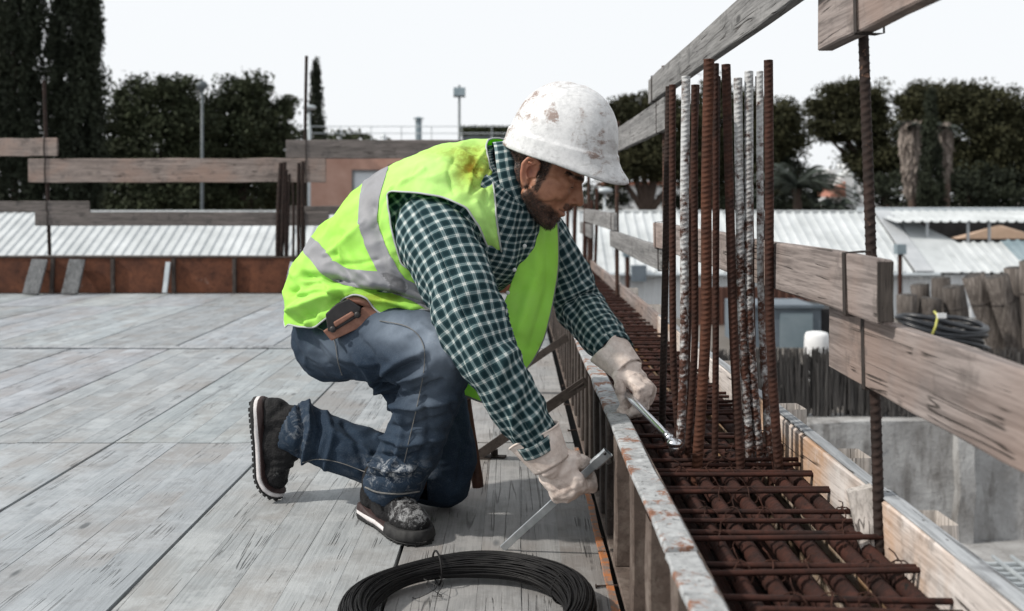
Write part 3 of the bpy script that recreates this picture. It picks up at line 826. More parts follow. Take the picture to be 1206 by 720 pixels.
# ------------------------------------------------------------------ nails and crumbs on the deck
def nail(px, py, ang, L, label):
    d = F_PX * CAM_H / (py - CY)
    c = at(px, py, d); c[2] = .0035
    u = np.array([math.cos(ang), math.sin(ang), 0])
    g = join(tube([c - u * L / 2, c + u * L / 2], .0022, 6), tube([c - u * (L / 2 + .002), c - u * L / 2], .0048, 8))
    tag(obj('nail', g, M['nail']), label, 'nail', 'nails left on the deck')
nail(716, 692, .08, .048, 'rusty nail near the rim of the deck beside the wire coil')
nail(706, 634, 1.9, .03, 'small bent nail on the orange rim of the deck')
nail(676, 508, .2, .04, 'nail lying by the foot of the edge form, behind the near glove')
nail(672, 478, -.3, .05, 'nail on the deck below the second brace')
nail(668, 455, .4, .04, 'nail on the deck far behind the near glove')
# ------------------------------------------------------------------ coil of black tie wire on the deck
CO = np.array([-.090, 1.872, 0.0])
coil = thing('wire_coil', 'thick coil of black tie wire lying on the planks in the foreground', 'wire coil', CO)
strands = []
for k in range(300):
    rr = math.sqrt(RND.random()); ph = RND.uniform(0, 2 * math.pi)
    ca, sa = rr * math.cos(ph), rr * math.sin(ph)
    R0 = .212
    t = np.linspace(0, 2 * np.pi, 73)
    tw = ph + .9 * np.sin(t + RND.uniform(0, 6.28)) * .35
    thick = 1 + .16 * np.sin(2 * t + .6) + .07 * np.sin(5 * t)
    rad = R0 + .029 * thick * rr * np.cos(tw)
    z = np.maximum(.0285 + .026 * rr * np.sin(tw) * thick, .0022) + .006 * np.sin(t + 1.0) + .004
    pts = np.stack([CO[0] + rad * np.cos(t), CO[1] + rad * np.sin(t), z], 1)
    strands.append(tube(pts, .0016, 5, caps=False, up=(0, 0, 1)))
tag(obj('wire_bundle', join(*strands), M['black_wire'], coil, True), kind='stuff')
for a in (1.92, .45, 3.9, 5.2):
    c = CO + np.array([.214 * math.cos(a), .214 * math.sin(a), .033]); u = np.array([math.cos(a), math.sin(a), 0])
    th = np.linspace(0, 2 * np.pi, 20)
    pts = c + np.cos(th)[:, None] * u * .036 + np.sin(th)[:, None] * np.array([0, 0, 1]) * .033
    obj('binding', tube(pts, .0022, 5, caps=False, up=(-u[1], u[0], 0)), M['black_wire'], coil, True)
for k in range(3):
    a = 1.95 + .1 * k
    c = CO + np.array([.175 * math.cos(a), .175 * math.sin(a), .03])
    pts = catmull([c, c + np.array([RND.uniform(-.02, .03), -.03, -.005]), c + np.array([RND.uniform(-.01, .05), -.045, -.02]), c + np.array([RND.uniform(-.03, .02), -.03, -.026])], 14)
    obj('loose_end', tube(pts, .0009, 4), M['black_wire'], coil)

# ------------------------------------------------------------------ background sheds
D0, ZE = 28.0, .8 - 87 / F_PX * 28.0
PITCH = .52
W_R = (.8 - 15 / F_PX * D0 - ZE) / (PITCH + 15 / F_PX)
def corrugated(x0, x1, y0, z0, y1, z1, per=.25, amp=.03, thick=None, wall=False):
    """sheet with trapezoid ribs running from (y0,z0) up to (y1,z1)"""
    xs, hs = [], []
    x = x0
    while x < x1:
        for dx, h in ((0, 0), (.55, 0), (.66, 1), (.89, 1)):
            if x + dx * per <= x1: xs.append(x + dx * per); hs.append(h)
        x += per
    nrm = unit(np.array([0, -(z1 - z0), (y1 - y0)])); nrm = nrm if (wall or nrm[2] >= 0) else -nrm
    if wall: nrm = np.array([0, -1.0, 0])
    rows = []
    for (yy, zz) in ((y0, z0), (y1, z1)):
        rows.append(np.stack([np.array(xs), np.full(len(xs), yy), np.full(len(xs), zz)], 1) + np.array(hs)[:, None] * amp * nrm)
    return loft(np.array(rows), False, False)
shed = thing('white_shed', 'long white shed with corrugated roof behind the deck', 'shed', (0, D0, GZ))
XR = (1040 - CX) / F_PX * (D0 + W_R)
obj('roof_sheet', corrugated(-24, XR - .3, D0, ZE, D0 + W_R, ZE + PITCH * W_R, .28, .045), M['white_roof'], shed)
obj('wall_sheet', corrugated(-24, XR + .6, D0 + .25, GZ, D0 + .25, ZE - .05, .28, .03, wall=True), M['white_wall_sheet'], shed)
obj('gutter', tube([(-24, D0 - .03, ZE - .04), (XR + .4, D0 - .03, ZE - .04)], .06, 8), M['galvanised'], shed)
obj('ridge_cap', beam((-24, D0 + W_R + .05, ZE + PITCH * W_R + .03), (XR - .3, D0 + W_R + .05, ZE + PITCH * W_R + .03), (0, 0, 1), .25, .05, 6, .003, .01), M['white_roof'], shed)
obj('back_roof', ([(-24, D0 + W_R, ZE + PITCH * W_R), (XR, D0 + W_R, ZE + PITCH * W_R), (XR, D0 + 2 * W_R + 1, ZE), (-24, D0 + 2 * W_R + 1, ZE)], [(0, 1, 2, 3)]), M['white_roof'], shed)
obj('gable_flashing', beam((XR - .05, D0 - .05, ZE + .04), (XR - .05, D0 + W_R, ZE + PITCH * W_R + .04), (0, -PITCH, 1), .5, .06, 3, .002, .01), M['roof_flashing'], shed)
# little box and spout on the shed wall
mb = at(752, 322, D0 - .1)
tag(obj('meter_box', box(mb + np.array([-.2, -.16, -.22]), mb + np.array([.2, .2, .22])), M['blue_box']), 'small grey meter box on the white shed wall beyond the rail', 'meter box')
for (px, py0, py1, lab) in ((739, 300, 345, 'short dark pipe with square head in front of the white shed, beside the meter box'), (1060, 297, 345, 'rusty pipe with square grey head in front of the white shed, right')):
    a, b_ = at(px, py1, D0 - 2.5), at(px, py0, D0 - 2.5)
    t = thing('vent_pipe', lab, 'pipe', (a[0], a[1], GZ), 'vent pipes by the shed')
    obj('stem', tube([(a[0], a[1], GZ), b_], .06, 8), M['rebar_rust'], t)
    obj('head', box(b_ + np.array([-.12, -.12, -.05]), b_ + np.array([.12, .12, .2])), M['lamp_head'], t)

# open canopy and lower roof continuing to the right
cn = thing('open_canopy', 'white corrugated canopy over a dark opening at far right', 'canopy', (15, D0 + 1, GZ))
zc = lambda py, d: CAM_H - (py - CY) / F_PX * d
DC = D0 + W_R
obj('canopy_sheet', corrugated(XR - .2, 30, DC - 1.6, zc(262, DC - 1.6), DC + 1.2, zc(249, DC + 1.2), .28, .05), M['white_roof'], cn)
obj('edge_beam', beam((XR - .4, DC + 1.2, zc(247, DC + 1.2)), (30, DC + 1.2, zc(247, DC + 1.2)), (0, 0, 1), .12, .14, 4, .002, .01), M['galvanised'], cn)
obj('lower_roof', corrugated(XR + .8, 30, D0, ZE, DC - 1.5, zc(286, DC - 1.5), .28, .05), M['white_roof'], cn)
obj('side_slope', ([(XR + .15, D0, ZE + .02), (XR + 1.7, D0, ZE + .02), (XR + 1.6, DC - 1.5, zc(284, DC - 1.5)), (XR + .35, DC, ZE + PITCH * W_R)], [(0, 1, 2, 3)]), M['white_roof'], cn)
obj('grey_sheet', corrugated((1150 - CX) / F_PX * DC, (1197 - CX) / F_PX * DC, D0 + .15, ZE + .11, DC - 1.55, zc(286, DC - 1.5) + .06, .28, .05), M['blue_sheet'], cn)
obj('back_wall', box((XR + .8, DC + 2.5, GZ), (30, DC + 2.7, zc(262, DC + 2.5))), M['dark_inside'], cn)
for px in (1092, 1140, 1165):
    x = (px - CX) / F_PX * (DC - 1.4)
    obj('post', tube([(x, DC - 1.4, GZ), (x, DC - 1.4, zc(262, DC - 1.4))], .045, 8), M['roof_flashing'], cn)
obj('front_wall', corrugated(XR + .6, 30, D0 + .2, GZ, D0 + .2, ZE - .05, .28, .03, wall=True), M['white_wall_sheet'], cn)
# pale tent-like canvas seen under the canopy
c0 = at(1175, 276, DC + 1.6)
v = [c0 + np.array(q) for q in ((-1.3, 0, -.15), (1.6, 0, -.15), (1.6, .6, -.15), (-1.3, .6, -.15), (.1, .2, .28), (.3, .35, .28))]
tag(obj('canvas_heap', (v, [(0, 1, 4), (1, 5, 4), (1, 2, 5), (2, 3, 4, 5), (3, 0, 4)]), M['sand_canvas']), 'sand-coloured heap of canvas under the far canopy', 'canvas')

# ------------------------------------------------------------------ neighbouring retaining wall with brush screen (right, below)
DW = 9.0
zw = zc(500, DW)
cw = thing('concrete_wall', 'stained grey concrete wall below the rail at right', 'wall', (4, DW, GZ))
xl = (905 - CX) / F_PX * DW
NX, NZ = 60, 22
gv = []
for j in range(NZ + 1):
    for i in range(NX + 1):
        x = xl - 2 + (11.5) * i / NX; z = GZ + (zw - GZ) * j / NZ
        lump = .05 * mnoise.noise(Vector((x * 1.6, 3.1, z * 1.8))) + .03 * mnoise.noise(Vector((x * 5, 8.1, z * 5)))
        gv.append((x, DW + lump , z))
gf = [(j * (NX + 1) + i, j * (NX + 1) + i + 1, (j + 1) * (NX + 1) + i + 1, (j + 1) * (NX + 1) + i) for j in range(NZ) for i in range(NX)]
obj('face', (gv, gf), M['old_concrete'], cw, True)
obj('coping', beam((xl - 2, DW + .2, zw - .02), (xl + 9.4, DW + .2, zw - .02), (0, 0, 1), .34, .09, 24, .008, .01), M['old_concrete'], cw)
px_pier = (1132 - CX) / F_PX * DW
obj('pier', beam((px_pier, DW - .03, GZ), (px_pier, DW - .03, zw - .03), (0, 1, 0), .16, .14, 10, .006, .01), M['old_concrete'], cw)
# yard behind the wall
yard = obj('yard', box((xl - 6, DW + .35, GZ), (xl + 14, 17.5, zw - .05)), M['ground_dirt'])
tag(yard, kind='structure')
# brush screen: hundreds of upright twigs on a frame
ft = zc(414, DW + .25)
bs = thing('brush_screen', 'dark brushwood screen standing on top of the concrete wall', 'screen', (3.2, DW + .25, zw))
tw = []
for k in range(2300):
    x = RND.uniform(xl - 1.6, xl + 2.6); h = RND.uniform(.75, 1.06)
    y = DW + .2 + RND.uniform(0, .10)
    z0 = zw + RND.uniform(-.02, .12)
    z1 = zw + (ft - zw) * h
    dx = RND.gauss(0, .03)
    w = RND.uniform(.003, .008)
    tw.append(([(x - w, y, z0), (x + w, y, z0), (x, y + w, z0), (x - w + dx, y, z1), (x + w + dx, y, z1), (x + dx, y + w, z1)], [(0, 1, 4, 3), (1, 2, 5, 4), (2, 0, 3, 5), (3, 4, 5)]))
tag(obj('twigs', join(*tw), M['reed'], bs), kind='stuff')
for zz in (.2, .62): obj('batten', beam((xl - 1.6, DW + .31, zw + (ft - zw) * zz), (xl + 2.6, DW + .31, zw + (ft - zw) * zz), (0, 0, 1), .02, .04, 6, .002, .003), M['grey_wood_x'], bs)
# second lower screen / stacked mats behind, further right
# rolled reed mats
rolls = [(1068, 348, 405, 24, .02), (1096, 352, 400, 26, -.10), (1122, 338, 402, 26, .16), (1146, 325, 405, 27, .36), (1173, 326, 405, 28, .30), (1194, 316, 408, 24, .10), (1214, 308, 408, 26, .02), (1083, 336, 400, 22, .12), (1108, 328, 400, 22, .05)]
names = ['short upright reed roll beside the dark end of the rail board', 'short upright reed roll, second from the rail board end', 'upright reed roll behind the black pipe bundle', 'leaning reed roll right of the black pipe bundle', 'leaning reed roll with a white scrap on it', 'tall leaning reed roll near the right edge', 'reed roll cut off by the right picture edge', 'slender reed roll rising behind the two short rolls', 'slender reed roll rising right behind the black pipe bundle']
for (px, py0, py1, w, lean), nm in zip(rolls, names):
    d = 12.2 + RND.uniform(-.45, .45) + (.7 if 'slender' in nm else 0)
    r = w / 2 / F_PX * d * .92
    if lean > 1:
        c = at(px, (py0 + py1) / 2, d - .1); L = .75
        a, b_ = c + np.array([-L / 2, .1, -.06]), c + np.array([L / 2, -.05, .08])
    else:
        b_ = at(px, py0, d); a = at(px + lean * (py1 - py0), py1, d)
        a = a + (a - b_) * .9
    T = bow(a, b_, (0, 0, 0), 9)
    rr = r * (1 + .05 * np.sin(np.linspace(0, 9, 9)))
    g = tube(T, rr, 20)
    V = np.array(g[0]); V += NPR.normal(0, .006, V.shape)
    # hollow spiral end
    t = thing('reed_roll', nm, 'reed roll', a, 'rolled reed mats in the yard')
    obj('mat', (V, g[1]), M['reed_roll'], t, True)
    e = unit(b_ - a)
    th = np.linspace(0, 6 * np.pi, 70); _, A_, B_ = frames([a, b_])
    sp = b_ + e * .004 + (np.linspace(.1, .92, 70) * r)[:, None] * (np.cos(th)[:, None] * A_[0] + np.sin(th)[:, None] * B_[0])
    obj('spiral_edge', tube(sp, .012, 4), M['reed'], t)
    obj('binding', tube([a + (b_ - a) * .8 + r * 1.06 * (math.cos(q) * A_[0] + math.sin(q) * B_[0]) for q in np.linspace(0, 2 * math.pi, 21)], .006, 4, False), M['tie_wire'], t)
# bundle of black pipe
bp = thing('black_pipe_bundle', 'coiled bundle of shiny black pipe tied with yellow tape in the yard', 'pipe bundle', at(1110, 405, 10.4))
for k in range(7):
    c = at(1111 + RND.uniform(-4, 4), 378 + k * 4.5, 10.5); a = .43 + RND.uniform(-.04, .04)
    th = np.linspace(0, 2 * np.pi, 40)
    pts = c + np.stack([a * np.cos(th), .30 * np.sin(th), .035 * np.sin(th * 2 + k) - .05 * np.cos(th)], 1)
    obj('pipe_loop', tube(pts, .026, 8, False, (0, 0, 1)), M['black_pipe'], bp, True)
p = at(1103, 372, 10.15)
obj('tape', tube([p + np.array(q) for q in ((.02, .1, .03), (0, -.03, .0), (-.03, -.05, -.1), (-.06, -.03, -.2))], .012, 6), M['yellow_tie'], bp, True)
obj('tag', box(p + np.array([-.01, -.05, -.02]), p + np.array([.08, -.03, .03])), M['white_drum'], bp)
# white drum, blue container, brown sheet fence
dr = at(962, 425, 11.5)
th = np.linspace(0, 2 * np.pi, 24, endpoint=False)
prof = [(.0, -.5), (.115, -.5), (.13, -.47), (.135, -.3), (.128, -.28), (.135, -.26), (.135, .2), (.13, .29), (.115, .325), (.06, .338), (.0, .34)]
rg = np.array([[(dr[0] + r * math.cos(t) * 1.05, dr[1] + r * math.sin(t), dr[2] + z) for t in th] for r, z in prof])
tag(obj('white_drum', loft(rg, True, False), M['white_drum'], None, True), 'white plastic drum behind the brushwood screen', 'drum')
bxp = at(935, 412, 14)
t = thing('blue_container', 'dark blue-grey container behind the starter bars, beside the white drum', 'container', bxp)
obj('body', box(bxp + np.array([-.72, 0, -.1]), bxp + np.array([.38, 1.2, .60])), M['blue_box'], t)
obj('panel', box(bxp + np.array([-.20, -.025, .03]), bxp + np.array([.26, -.003, .52])), M['lamp_head'], t)
obj('rim', beam(bxp + np.array([-.75, -.02, .61]), bxp + np.array([.41, -.02, .61]), (0, 0, 1), .06, .05, 3, .001, .004), M['blue_box'], t)
obj('dark_side', box(bxp + np.array([.40, .1, -.1]), bxp + np.array([1.3, 1.2, .56])), M['dark_inside'], t)
bf = at(925, 362, 16.5)
t = thing('brown_hoarding', 'brown corrugated hoarding behind the blue container', 'hoarding', bf)
obj('sheet', corrugated(bf[0] - 1.5, bf[0] + .95, bf[1], bf[2] - .9, bf[1], bf[2] + .34, .12, .02, wall=True), M['brown_sheet'], t)
obj('post', beam(bf + np.array([.98, .03, -.9]), bf + np.array([.98, .03, .4]), (0, 1, 0), .06, .06, 3, .001, .004), M['dark_steel'], t)
# galvanised grating lying below at the far right corner
gr = at(1192, 684, 8.0)
t = thing('galvanised_grating', 'stack of galvanised grating at lower right below the timber form', 'grating', gr)
for k in range(7):
    p = gr + np.array([-.09 + .012 * (k % 2), .11 * k - .3, 0])
    obj('bar', beam(p + np.array([-.12, 0, 0]), p + np.array([.5, 0, 0]), (0, 0, 1), .03, .03, 2, .001, .004), M['galvanised'], t)
for k in range(4):
    p = gr + np.array([-.1 + .16 * k, -.35, .032])
    obj('bar', beam(p, p + np.array([0, .8, 0]), (0, 0, 1), .025, .03, 2, .001, .004), M['galvanised'], t)
tag(obj('terrace', box((2.0, 7.0, GZ), (7.5, DW + .02, gr[2] - .02)), M['old_concrete']), kind='structure')

# ------------------------------------------------------------------ pink building and street things behind
DB = 48.0
pb = thing('pink_building', 'salmon-pink flat-roofed house behind the worker', 'building', at(480, 300, DB) * np.array([1, 1, 0]) + np.array([0, 0, GZ]))
x0, x1 = (362 - CX) / F_PX * DB, (660 - CX) / F_PX * DB
zt = zc(170, DB)
win = [(414, 447, 200, 231), (457, 490, 194, 206), (520, 553, 200, 231)]
# wall with real openings: strips around the windows
def wall_with_holes(x0, x1, z0, z1, y, holes, m_, parent, depth=.35):
    xs = sorted({x0, x1, *[h[0] for h in holes], *[h[1] for h in holes]}); zs = sorted({z0, z1, *[h[2] for h in holes], *[h[3] for h in holes]})
    V, Fc = [], []
    for i in range(len(xs) - 1):
        for j in range(len(zs) - 1):
            cx_, cz_ = (xs[i] + xs[i + 1]) / 2, (zs[j] + zs[j + 1]) / 2
            if any(h[0] < cx_ < h[1] and h[2] < cz_ < h[3] for h in holes): continue
            n = len(V); V += [(xs[i], y, zs[j]), (xs[i + 1], y, zs[j]), (xs[i + 1], y, zs[j + 1]), (xs[i], y, zs[j + 1])]; Fc.append((n, n + 1, n + 2, n + 3))
    for h in holes:
        n = len(V)
        V += [(h[0], y, h[2]), (h[1], y, h[2]), (h[1], y, h[3]), (h[0], y, h[3]), (h[0], y + depth, h[2]), (h[1], y + depth, h[2]), (h[1], y + depth, h[3]), (h[0], y + depth, h[3])]
        Fc += [(n, n + 4, n + 5, n + 1), (n + 1, n + 5, n + 6, n + 2), (n + 2, n + 6, n + 7, n + 3), (n + 3, n + 7, n + 4, n)]
    return obj('wall', (V, Fc), m_, parent)
hol = []
for (a, b_, c_, d_) in win:
    hol.append(((a - CX) / F_PX * DB, (b_ - CX) / F_PX * DB, zc(d_, DB), zc(c_, DB)))
wall_with_holes(x0, x1, GZ, zt, DB, hol, M['pink_plaster'], pb)
obj('side_wall', box((x0, DB + .001, GZ), (x0 + .3, DB + 9, zt)), M['pink_plaster'], pb)
obj('side_wall', box((x1 - .3, DB + .001, GZ), (x1, DB + 9, zt)), M['pink_plaster'], pb)
obj('roof', box((x0 - .15, DB - .15, zt), (x1 + .15, DB + 9.2, zt + .12)), M['parapet_stone'], pb)
for h in hol:
    w = obj('window', join(beam((h[0], DB + .12, h[2] + .05), (h[1], DB + .12, h[2] + .05), (0, 0, 1), .08, .10, 1, 0, .01), beam((h[0], DB + .12, h[3] - .05), (h[1], DB + .12, h[3] - .05), (0, 0, 1), .08, .10, 1, 0, .01), beam((h[0] + .05, DB + .12, h[2] + .1), (h[0] + .05, DB + .12, h[3] - .1), (0, 1, 0), .10, .08, 1, 0, .01), beam((h[1] - .05, DB + .12, h[2] + .1), (h[1] - .05, DB + .12, h[3] - .1), (0, 1, 0), .10, .08, 1, 0, .01)), M['window_frame'], pb)
    obj('pane', box((h[0] + .08, DB + .20, h[2] + .08), (h[1] - .08, DB + .23, h[3] - .08)), M['shutter'], w)
# terrace railing, chimney pipe, small cap on the roof
zr_ = zt + .12
rl = thing('terrace_railing', 'thin pale railing along the roof terrace of the pink building', 'railing', (x0, DB + .2, zr_))
for zz in (.75, .42): obj('rail', tube([(x0 + .1, DB + .2, zr_ + zz), (x1 - .3, DB + .2, zr_ + zz)], .02, 6), M['galvanised'], rl)
for k in range(9):
    x = x0 + .12 + (x1 - x0 - .5) * k / 8
    obj('post', tube([(x, DB + .2, zr_), (x, DB + .2, zr_ + .76)], .02, 6), M['galvanised'], rl)
def lathe(c, prof, n=16):
    th = np.linspace(0, 2 * np.pi, n, endpoint=False)
    return loft(np.array([[(c[0] + r * math.cos(t), c[1] + r * math.sin(t), c[2] + z) for t in th] for r, z in prof]), True, True)
c = at(493, 166, DB + 2); c[2] = zr_ - .05
tag(obj('chimney_pipe', lathe(c, [(.16, 0), (.16, 1.15), (.20, 1.17), (.20, 1.21), (.13, 1.22), (.13, 1.28), (.27, 1.30), (.27, 1.34), (.05, 1.42)]), M['lamp_head']), 'grey-blue chimney pipe with cap on the pink building\'s roof', 'chimney')
c = at(452, 166, DB + 4); c[2] = zr_ - .05
tag(obj('vent_cowl', lathe(c, [(.16, 0), (.17, .35), (.12, .5), (.13, .55), (.03, .75)]), M['galvanised']), 'small pointed grey vent cowl on the pink building\'s roof', 'vent')
# planter box with hedge at right end of the terrace
c0, c1 = at(545, 166, DB + 1.5), at(604, 150, DB + 1.5)
t = thing('terrace_planter', 'dark planter with clipped hedge on the roof just left of the helmet', 'planter', (c0[0], DB + 1.5, zr_))
obj('box', box((c0[0], DB + 1.2, zr_ - .02), (c1[0] + .2, DB + 1.9, c0[2] + .28)), M['lamp_metal'], t)

def street_lamp(px, ytop, d, kind, label, wpx=3.0):
    b_ = at(px, ytop, d); r = wpx / 2 / F_PX * d
    t = thing('street_lamp', label, 'lamp post', (b_[0], d, GZ), 'lamp posts behind the site')
    obj('pole', tube([(b_[0], d, GZ), (b_[0], d, GZ + (b_[2] - GZ) * .5), b_ - np.array([0, 0, .1])], [r * 1.25, r * 1.1, r * .9], 10), M['lamp_metal' if kind < 2 else 'galvanised'], t, True)
    if kind == 0:      # floodlight box head
        obj('head', beam(b_ + np.array([-.32, 0, .05]), b_ + np.array([.32, 0, .05]), (0, .2, 1), .35, .5, 2, .004, .04), M['lamp_head'], t)
        obj('head_bracket', tube([b_ - np.array([0, 0, .35]), b_ + np.array([0, 0, .45])], r * .8, 6), M['lamp_metal'], t)
    elif kind == 1:    # globe-like lantern
        obj('head', lathe(b_, [(.05, -.2), (.12, -.1), (.22, .0), (.25, .10), (.18, .22), (.06, .28)]), M['lamp_metal'], t, True)
    else:              # flat disc
        obj('head', lathe(b_, [(.05, -.08), (.30, -.02), (.34, .06), (.25, .14), (.05, .18)]), M['galvanised'], t, True)
street_lamp(541, 110, 55, 0, 'tall floodlight post against the sky between pink building and helmet')
street_lamp(238, 103, 42, 1, 'dark lamp post in front of the bushy trees at left', 3.4)
street_lamp(364, 128, 47, 2, 'short pale post in front of the slim cypress', 3.5)
street_lamp(712, 226, 40, 2, 'small pale lamp head just right of the worker\'s nose', 2.5)
street_lamp(1007, 173, 70, 2, 'far thin pale lamp post above the white house at right', 3)
# ------------------------------------------------------------------ trees
def leaves(P, size, rs, stretch=1.0, up=0.0):
    """one quad leaf at each point, random turn; up > 0 makes them stand"""
    n = len(P)
    a = rs.normal(size=(n, 3)); a[:, 2] += up * 2.0; a /= np.linalg.norm(a, axis=1)[:, None]
    b_ = rs.normal(size=(n, 3)); b_ -= a * (a * b_).sum(1)[:, None]; b_ /= np.linalg.norm(b_, axis=1)[:, None]
    s = size * rs.uniform(.6, 1.4, n)[:, None]
    A, B = a * s * stretch, b_ * s * .6
    V = np.stack([P - A, P + B * .9 - A * .1, P + A, P - B * .9 + A * .15], 1).reshape(-1, 3)
    Fc = np.arange(4 * n).reshape(-1, 4)
    return V, Fc

def crown_points(blobs, n_clump, per, spread, rs):
    pts = []
    vol = np.array([b_[1][0] * b_[1][1] * b_[1][2] for b_ in blobs]) ** .67; vol /= vol.sum()
    for (c, r), w in zip(blobs, vol):
        k = max(4, int(n_clump * w))
        d = rs.normal(size=(k, 3)); d /= np.linalg.norm(d, axis=1)[:, None]
        rad = rs.uniform(.3, 1.0, k) ** .45 * rs.uniform(.85, 1.18, k)
        cc = np.array(c) + d * rad[:, None] * np.array(r)
        sz = spread * rs.uniform(.4, 1.5, k)
        q = cc[:, None, :] + np.clip(rs.normal(size=(k, per, 3)), -1.7, 1.7) * sz[:, None, None] * np.array([1, 1, .7])
        pts.append(q.reshape(-1, 3))
    return np.concatenate(pts)

def limbs(base, targets, r0, fork=.45):
    base = np.array(base, float); geos = []
    top = np.mean(targets, axis=0); top[:2] = base[:2] * .6 + top[:2] * .4
    fk = base + (top - base) * fork
    geos.append(tube(catmull([base, base + (fk - base) * .5 + np.array([r0 * .5, 0, 0]), fk], 8), np.linspace(r0, r0 * .75, 8), 9))
    for t in targets:
        t = np.array(t)
        mid = fk + (t - fk) * .5 + np.array([0, 0, -.1 * np.linalg.norm(t - fk) * .3])
        geos.append(tube(catmull([fk - (fk - base) * .05, mid, t], 7), np.linspace(r0 * .6, r0 * .15, 7), 7))
    return join(*geos)

def tree(name, label, base, blobs, leaf, n_clump, per, spread, size, seed, r0=.3, fork=.45, group='trees behind the site', stretch=1.0):
    rs = np.random.RandomState(seed)
    t = thing(name, label, 'tree', base, group)
    P = crown_points(blobs, n_clump, per, spread, rs)
    P = P[P[:, 2] > GZ + .2]
    obj('crown', leaves(P, size, rs, stretch), M[leaf], t)
    tg = [np.array(b_[0]) for b_ in blobs][:7]
    obj('trunk', limbs(base, tg, r0, fork), M['bark'], t, True)
    return t

def cypress(label, px, ytop, d, wpx, seed, leaf='leaf_dark', n=9000, size=.13, fat=1.0, base_z=GZ):
    rs = np.random.RandomState(seed)
    top = at(px, ytop, d); R = wpx / 2 / F_PX * d
    base = np.array([top[0], d, base_z]); H = top[2] - base_z
    t = thing('cypress_tree', label, 'tree', base, 'trees behind the site')
    # upward-licking flame clumps round a spindle
    k = n // 40
    h = rs.uniform(.03, .985, k); ang = rs.uniform(0, 2 * np.pi, k)
    prof = np.minimum(1, (1 - h) * 2.1 * fat) ** .7 * np.minimum(1, (h + .06) * 5) ** .5
    lobe = np.array([mnoise.noise(Vector((math.cos(a_) * 1.2 + seed, math.sin(a_) * 1.2, h_ * H * .55))) for a_, h_ in zip(ang, h)])
    rad = R * prof * rs.uniform(.5, 1.0, k) * (1 + .55 * lobe)
    C = np.stack([base[0] + rad * np.cos(ang), base[1] + rad * np.sin(ang), base_z + h * H], 1)
    q = C[:, None, :] + np.clip(rs.normal(size=(k, 40, 3)), -2, 2) * np.array([.10, .10, .34]) * (R / 1.1) ** .5 * 1.1
    P = q.reshape(-1, 3)
    P = P[P[:, 2] < top[2] + .2]
    obj('crown', leaves(P, size, rs, 1.5, .7), M[leaf], t)
    obj('trunk', tube([base, base + np.array([0, 0, H * .5]), base + np.array([0, 0, H * .93])], [R * .16, R * .10, R * .03], 8), M['bark'], t)
    return t

def blob(px, py, d, rx_px, rz_px, ry=None):
    c = at(px, py, d); k = d / F_PX
    return (c, (rx_px * k, (ry if ry else rx_px * .8) * k if ry is None else ry, rz_px * k))

cypress('huge dark cypress at the left picture edge, cut by the top', 17, -150, 44, 70, 11, n=52000, size=.085, fat=1.5)
cypress('huge dark cypress, right one of the two at upper left', 89, -120, 45, 62, 12, n=52000, size=.085, fat=1.5)
cypress('slim pointed cypress standing against the sky above the pink building', 372, 70, 62, 27, 13, n=12000, size=.07)
D = 52
tree('bushy_tree', 'bushy dark tree right beside the big cypresses at left', at(180, 260, D) * [1, 1, 0] + [0, 0, GZ],
     [blob(165, 125, D, 34, 28), blob(205, 118, D, 30, 24), blob(140, 165, D, 30, 40), blob(190, 175, D, 48, 45), blob(225, 160, D, 28, 36), blob(180, 235, D, 60, 45)], 'leaf_mid', 420, 110, .36, .11, 21)
D = 54
tree('bushy_tree', 'bushy dark tree behind the lamp post, left of the slim cypress', at(290, 260, D) * [1, 1, 0] + [0, 0, GZ],
     [blob(292, 108, D, 26, 20), blob(265, 135, D, 26, 26), blob(318, 135, D, 32, 26), blob(285, 170, D, 50, 38), blob(330, 172, D, 26, 30), blob(250, 190, D, 30, 36), blob(300, 235, D, 60, 42)], 'leaf_mid', 400, 110, .34, .11, 22)
D = 57
tree('bushy_tree', 'low dark tree filling the gap between the two bushy trees', at(240, 260, D) * [1, 1, 0] + [0, 0, GZ],
     [blob(235, 165, D, 30, 32), blob(240, 215, D, 60, 45), blob(150, 215, D, 50, 50), blob(340, 222, D, 30, 36)], 'leaf_dark', 330, 80, .4, .11, 23)
D = 75
tree('leafy_tree', 'low far tree tops showing above the pink building\'s terrace', at(405, 240, D) * [1, 1, 0] + [0, 0, GZ],
     [blob(400, 165, D, 22, 9), blob(385, 170, D, 20, 10), blob(428, 168, D, 20, 9), blob(410, 190, D, 40, 20)], 'leaf_hedge', 110, 30, .3, .18, 24)
# clipped hedge in the terrace planter
rs = np.random.RandomState(5)
P = np.stack([rs.uniform(c0[0] - .1, c1[0] + .3, 5200), rs.uniform(DB + 1.15, DB + 1.95, 5200), rs.uniform(c0[2] + .22, c1[2] + .05, 5200)], 1)
obj('hedge', leaves(P, .07, rs), M['leaf_hedge'], [o for o in col.objects if o.name.startswith('terrace_planter')][0])

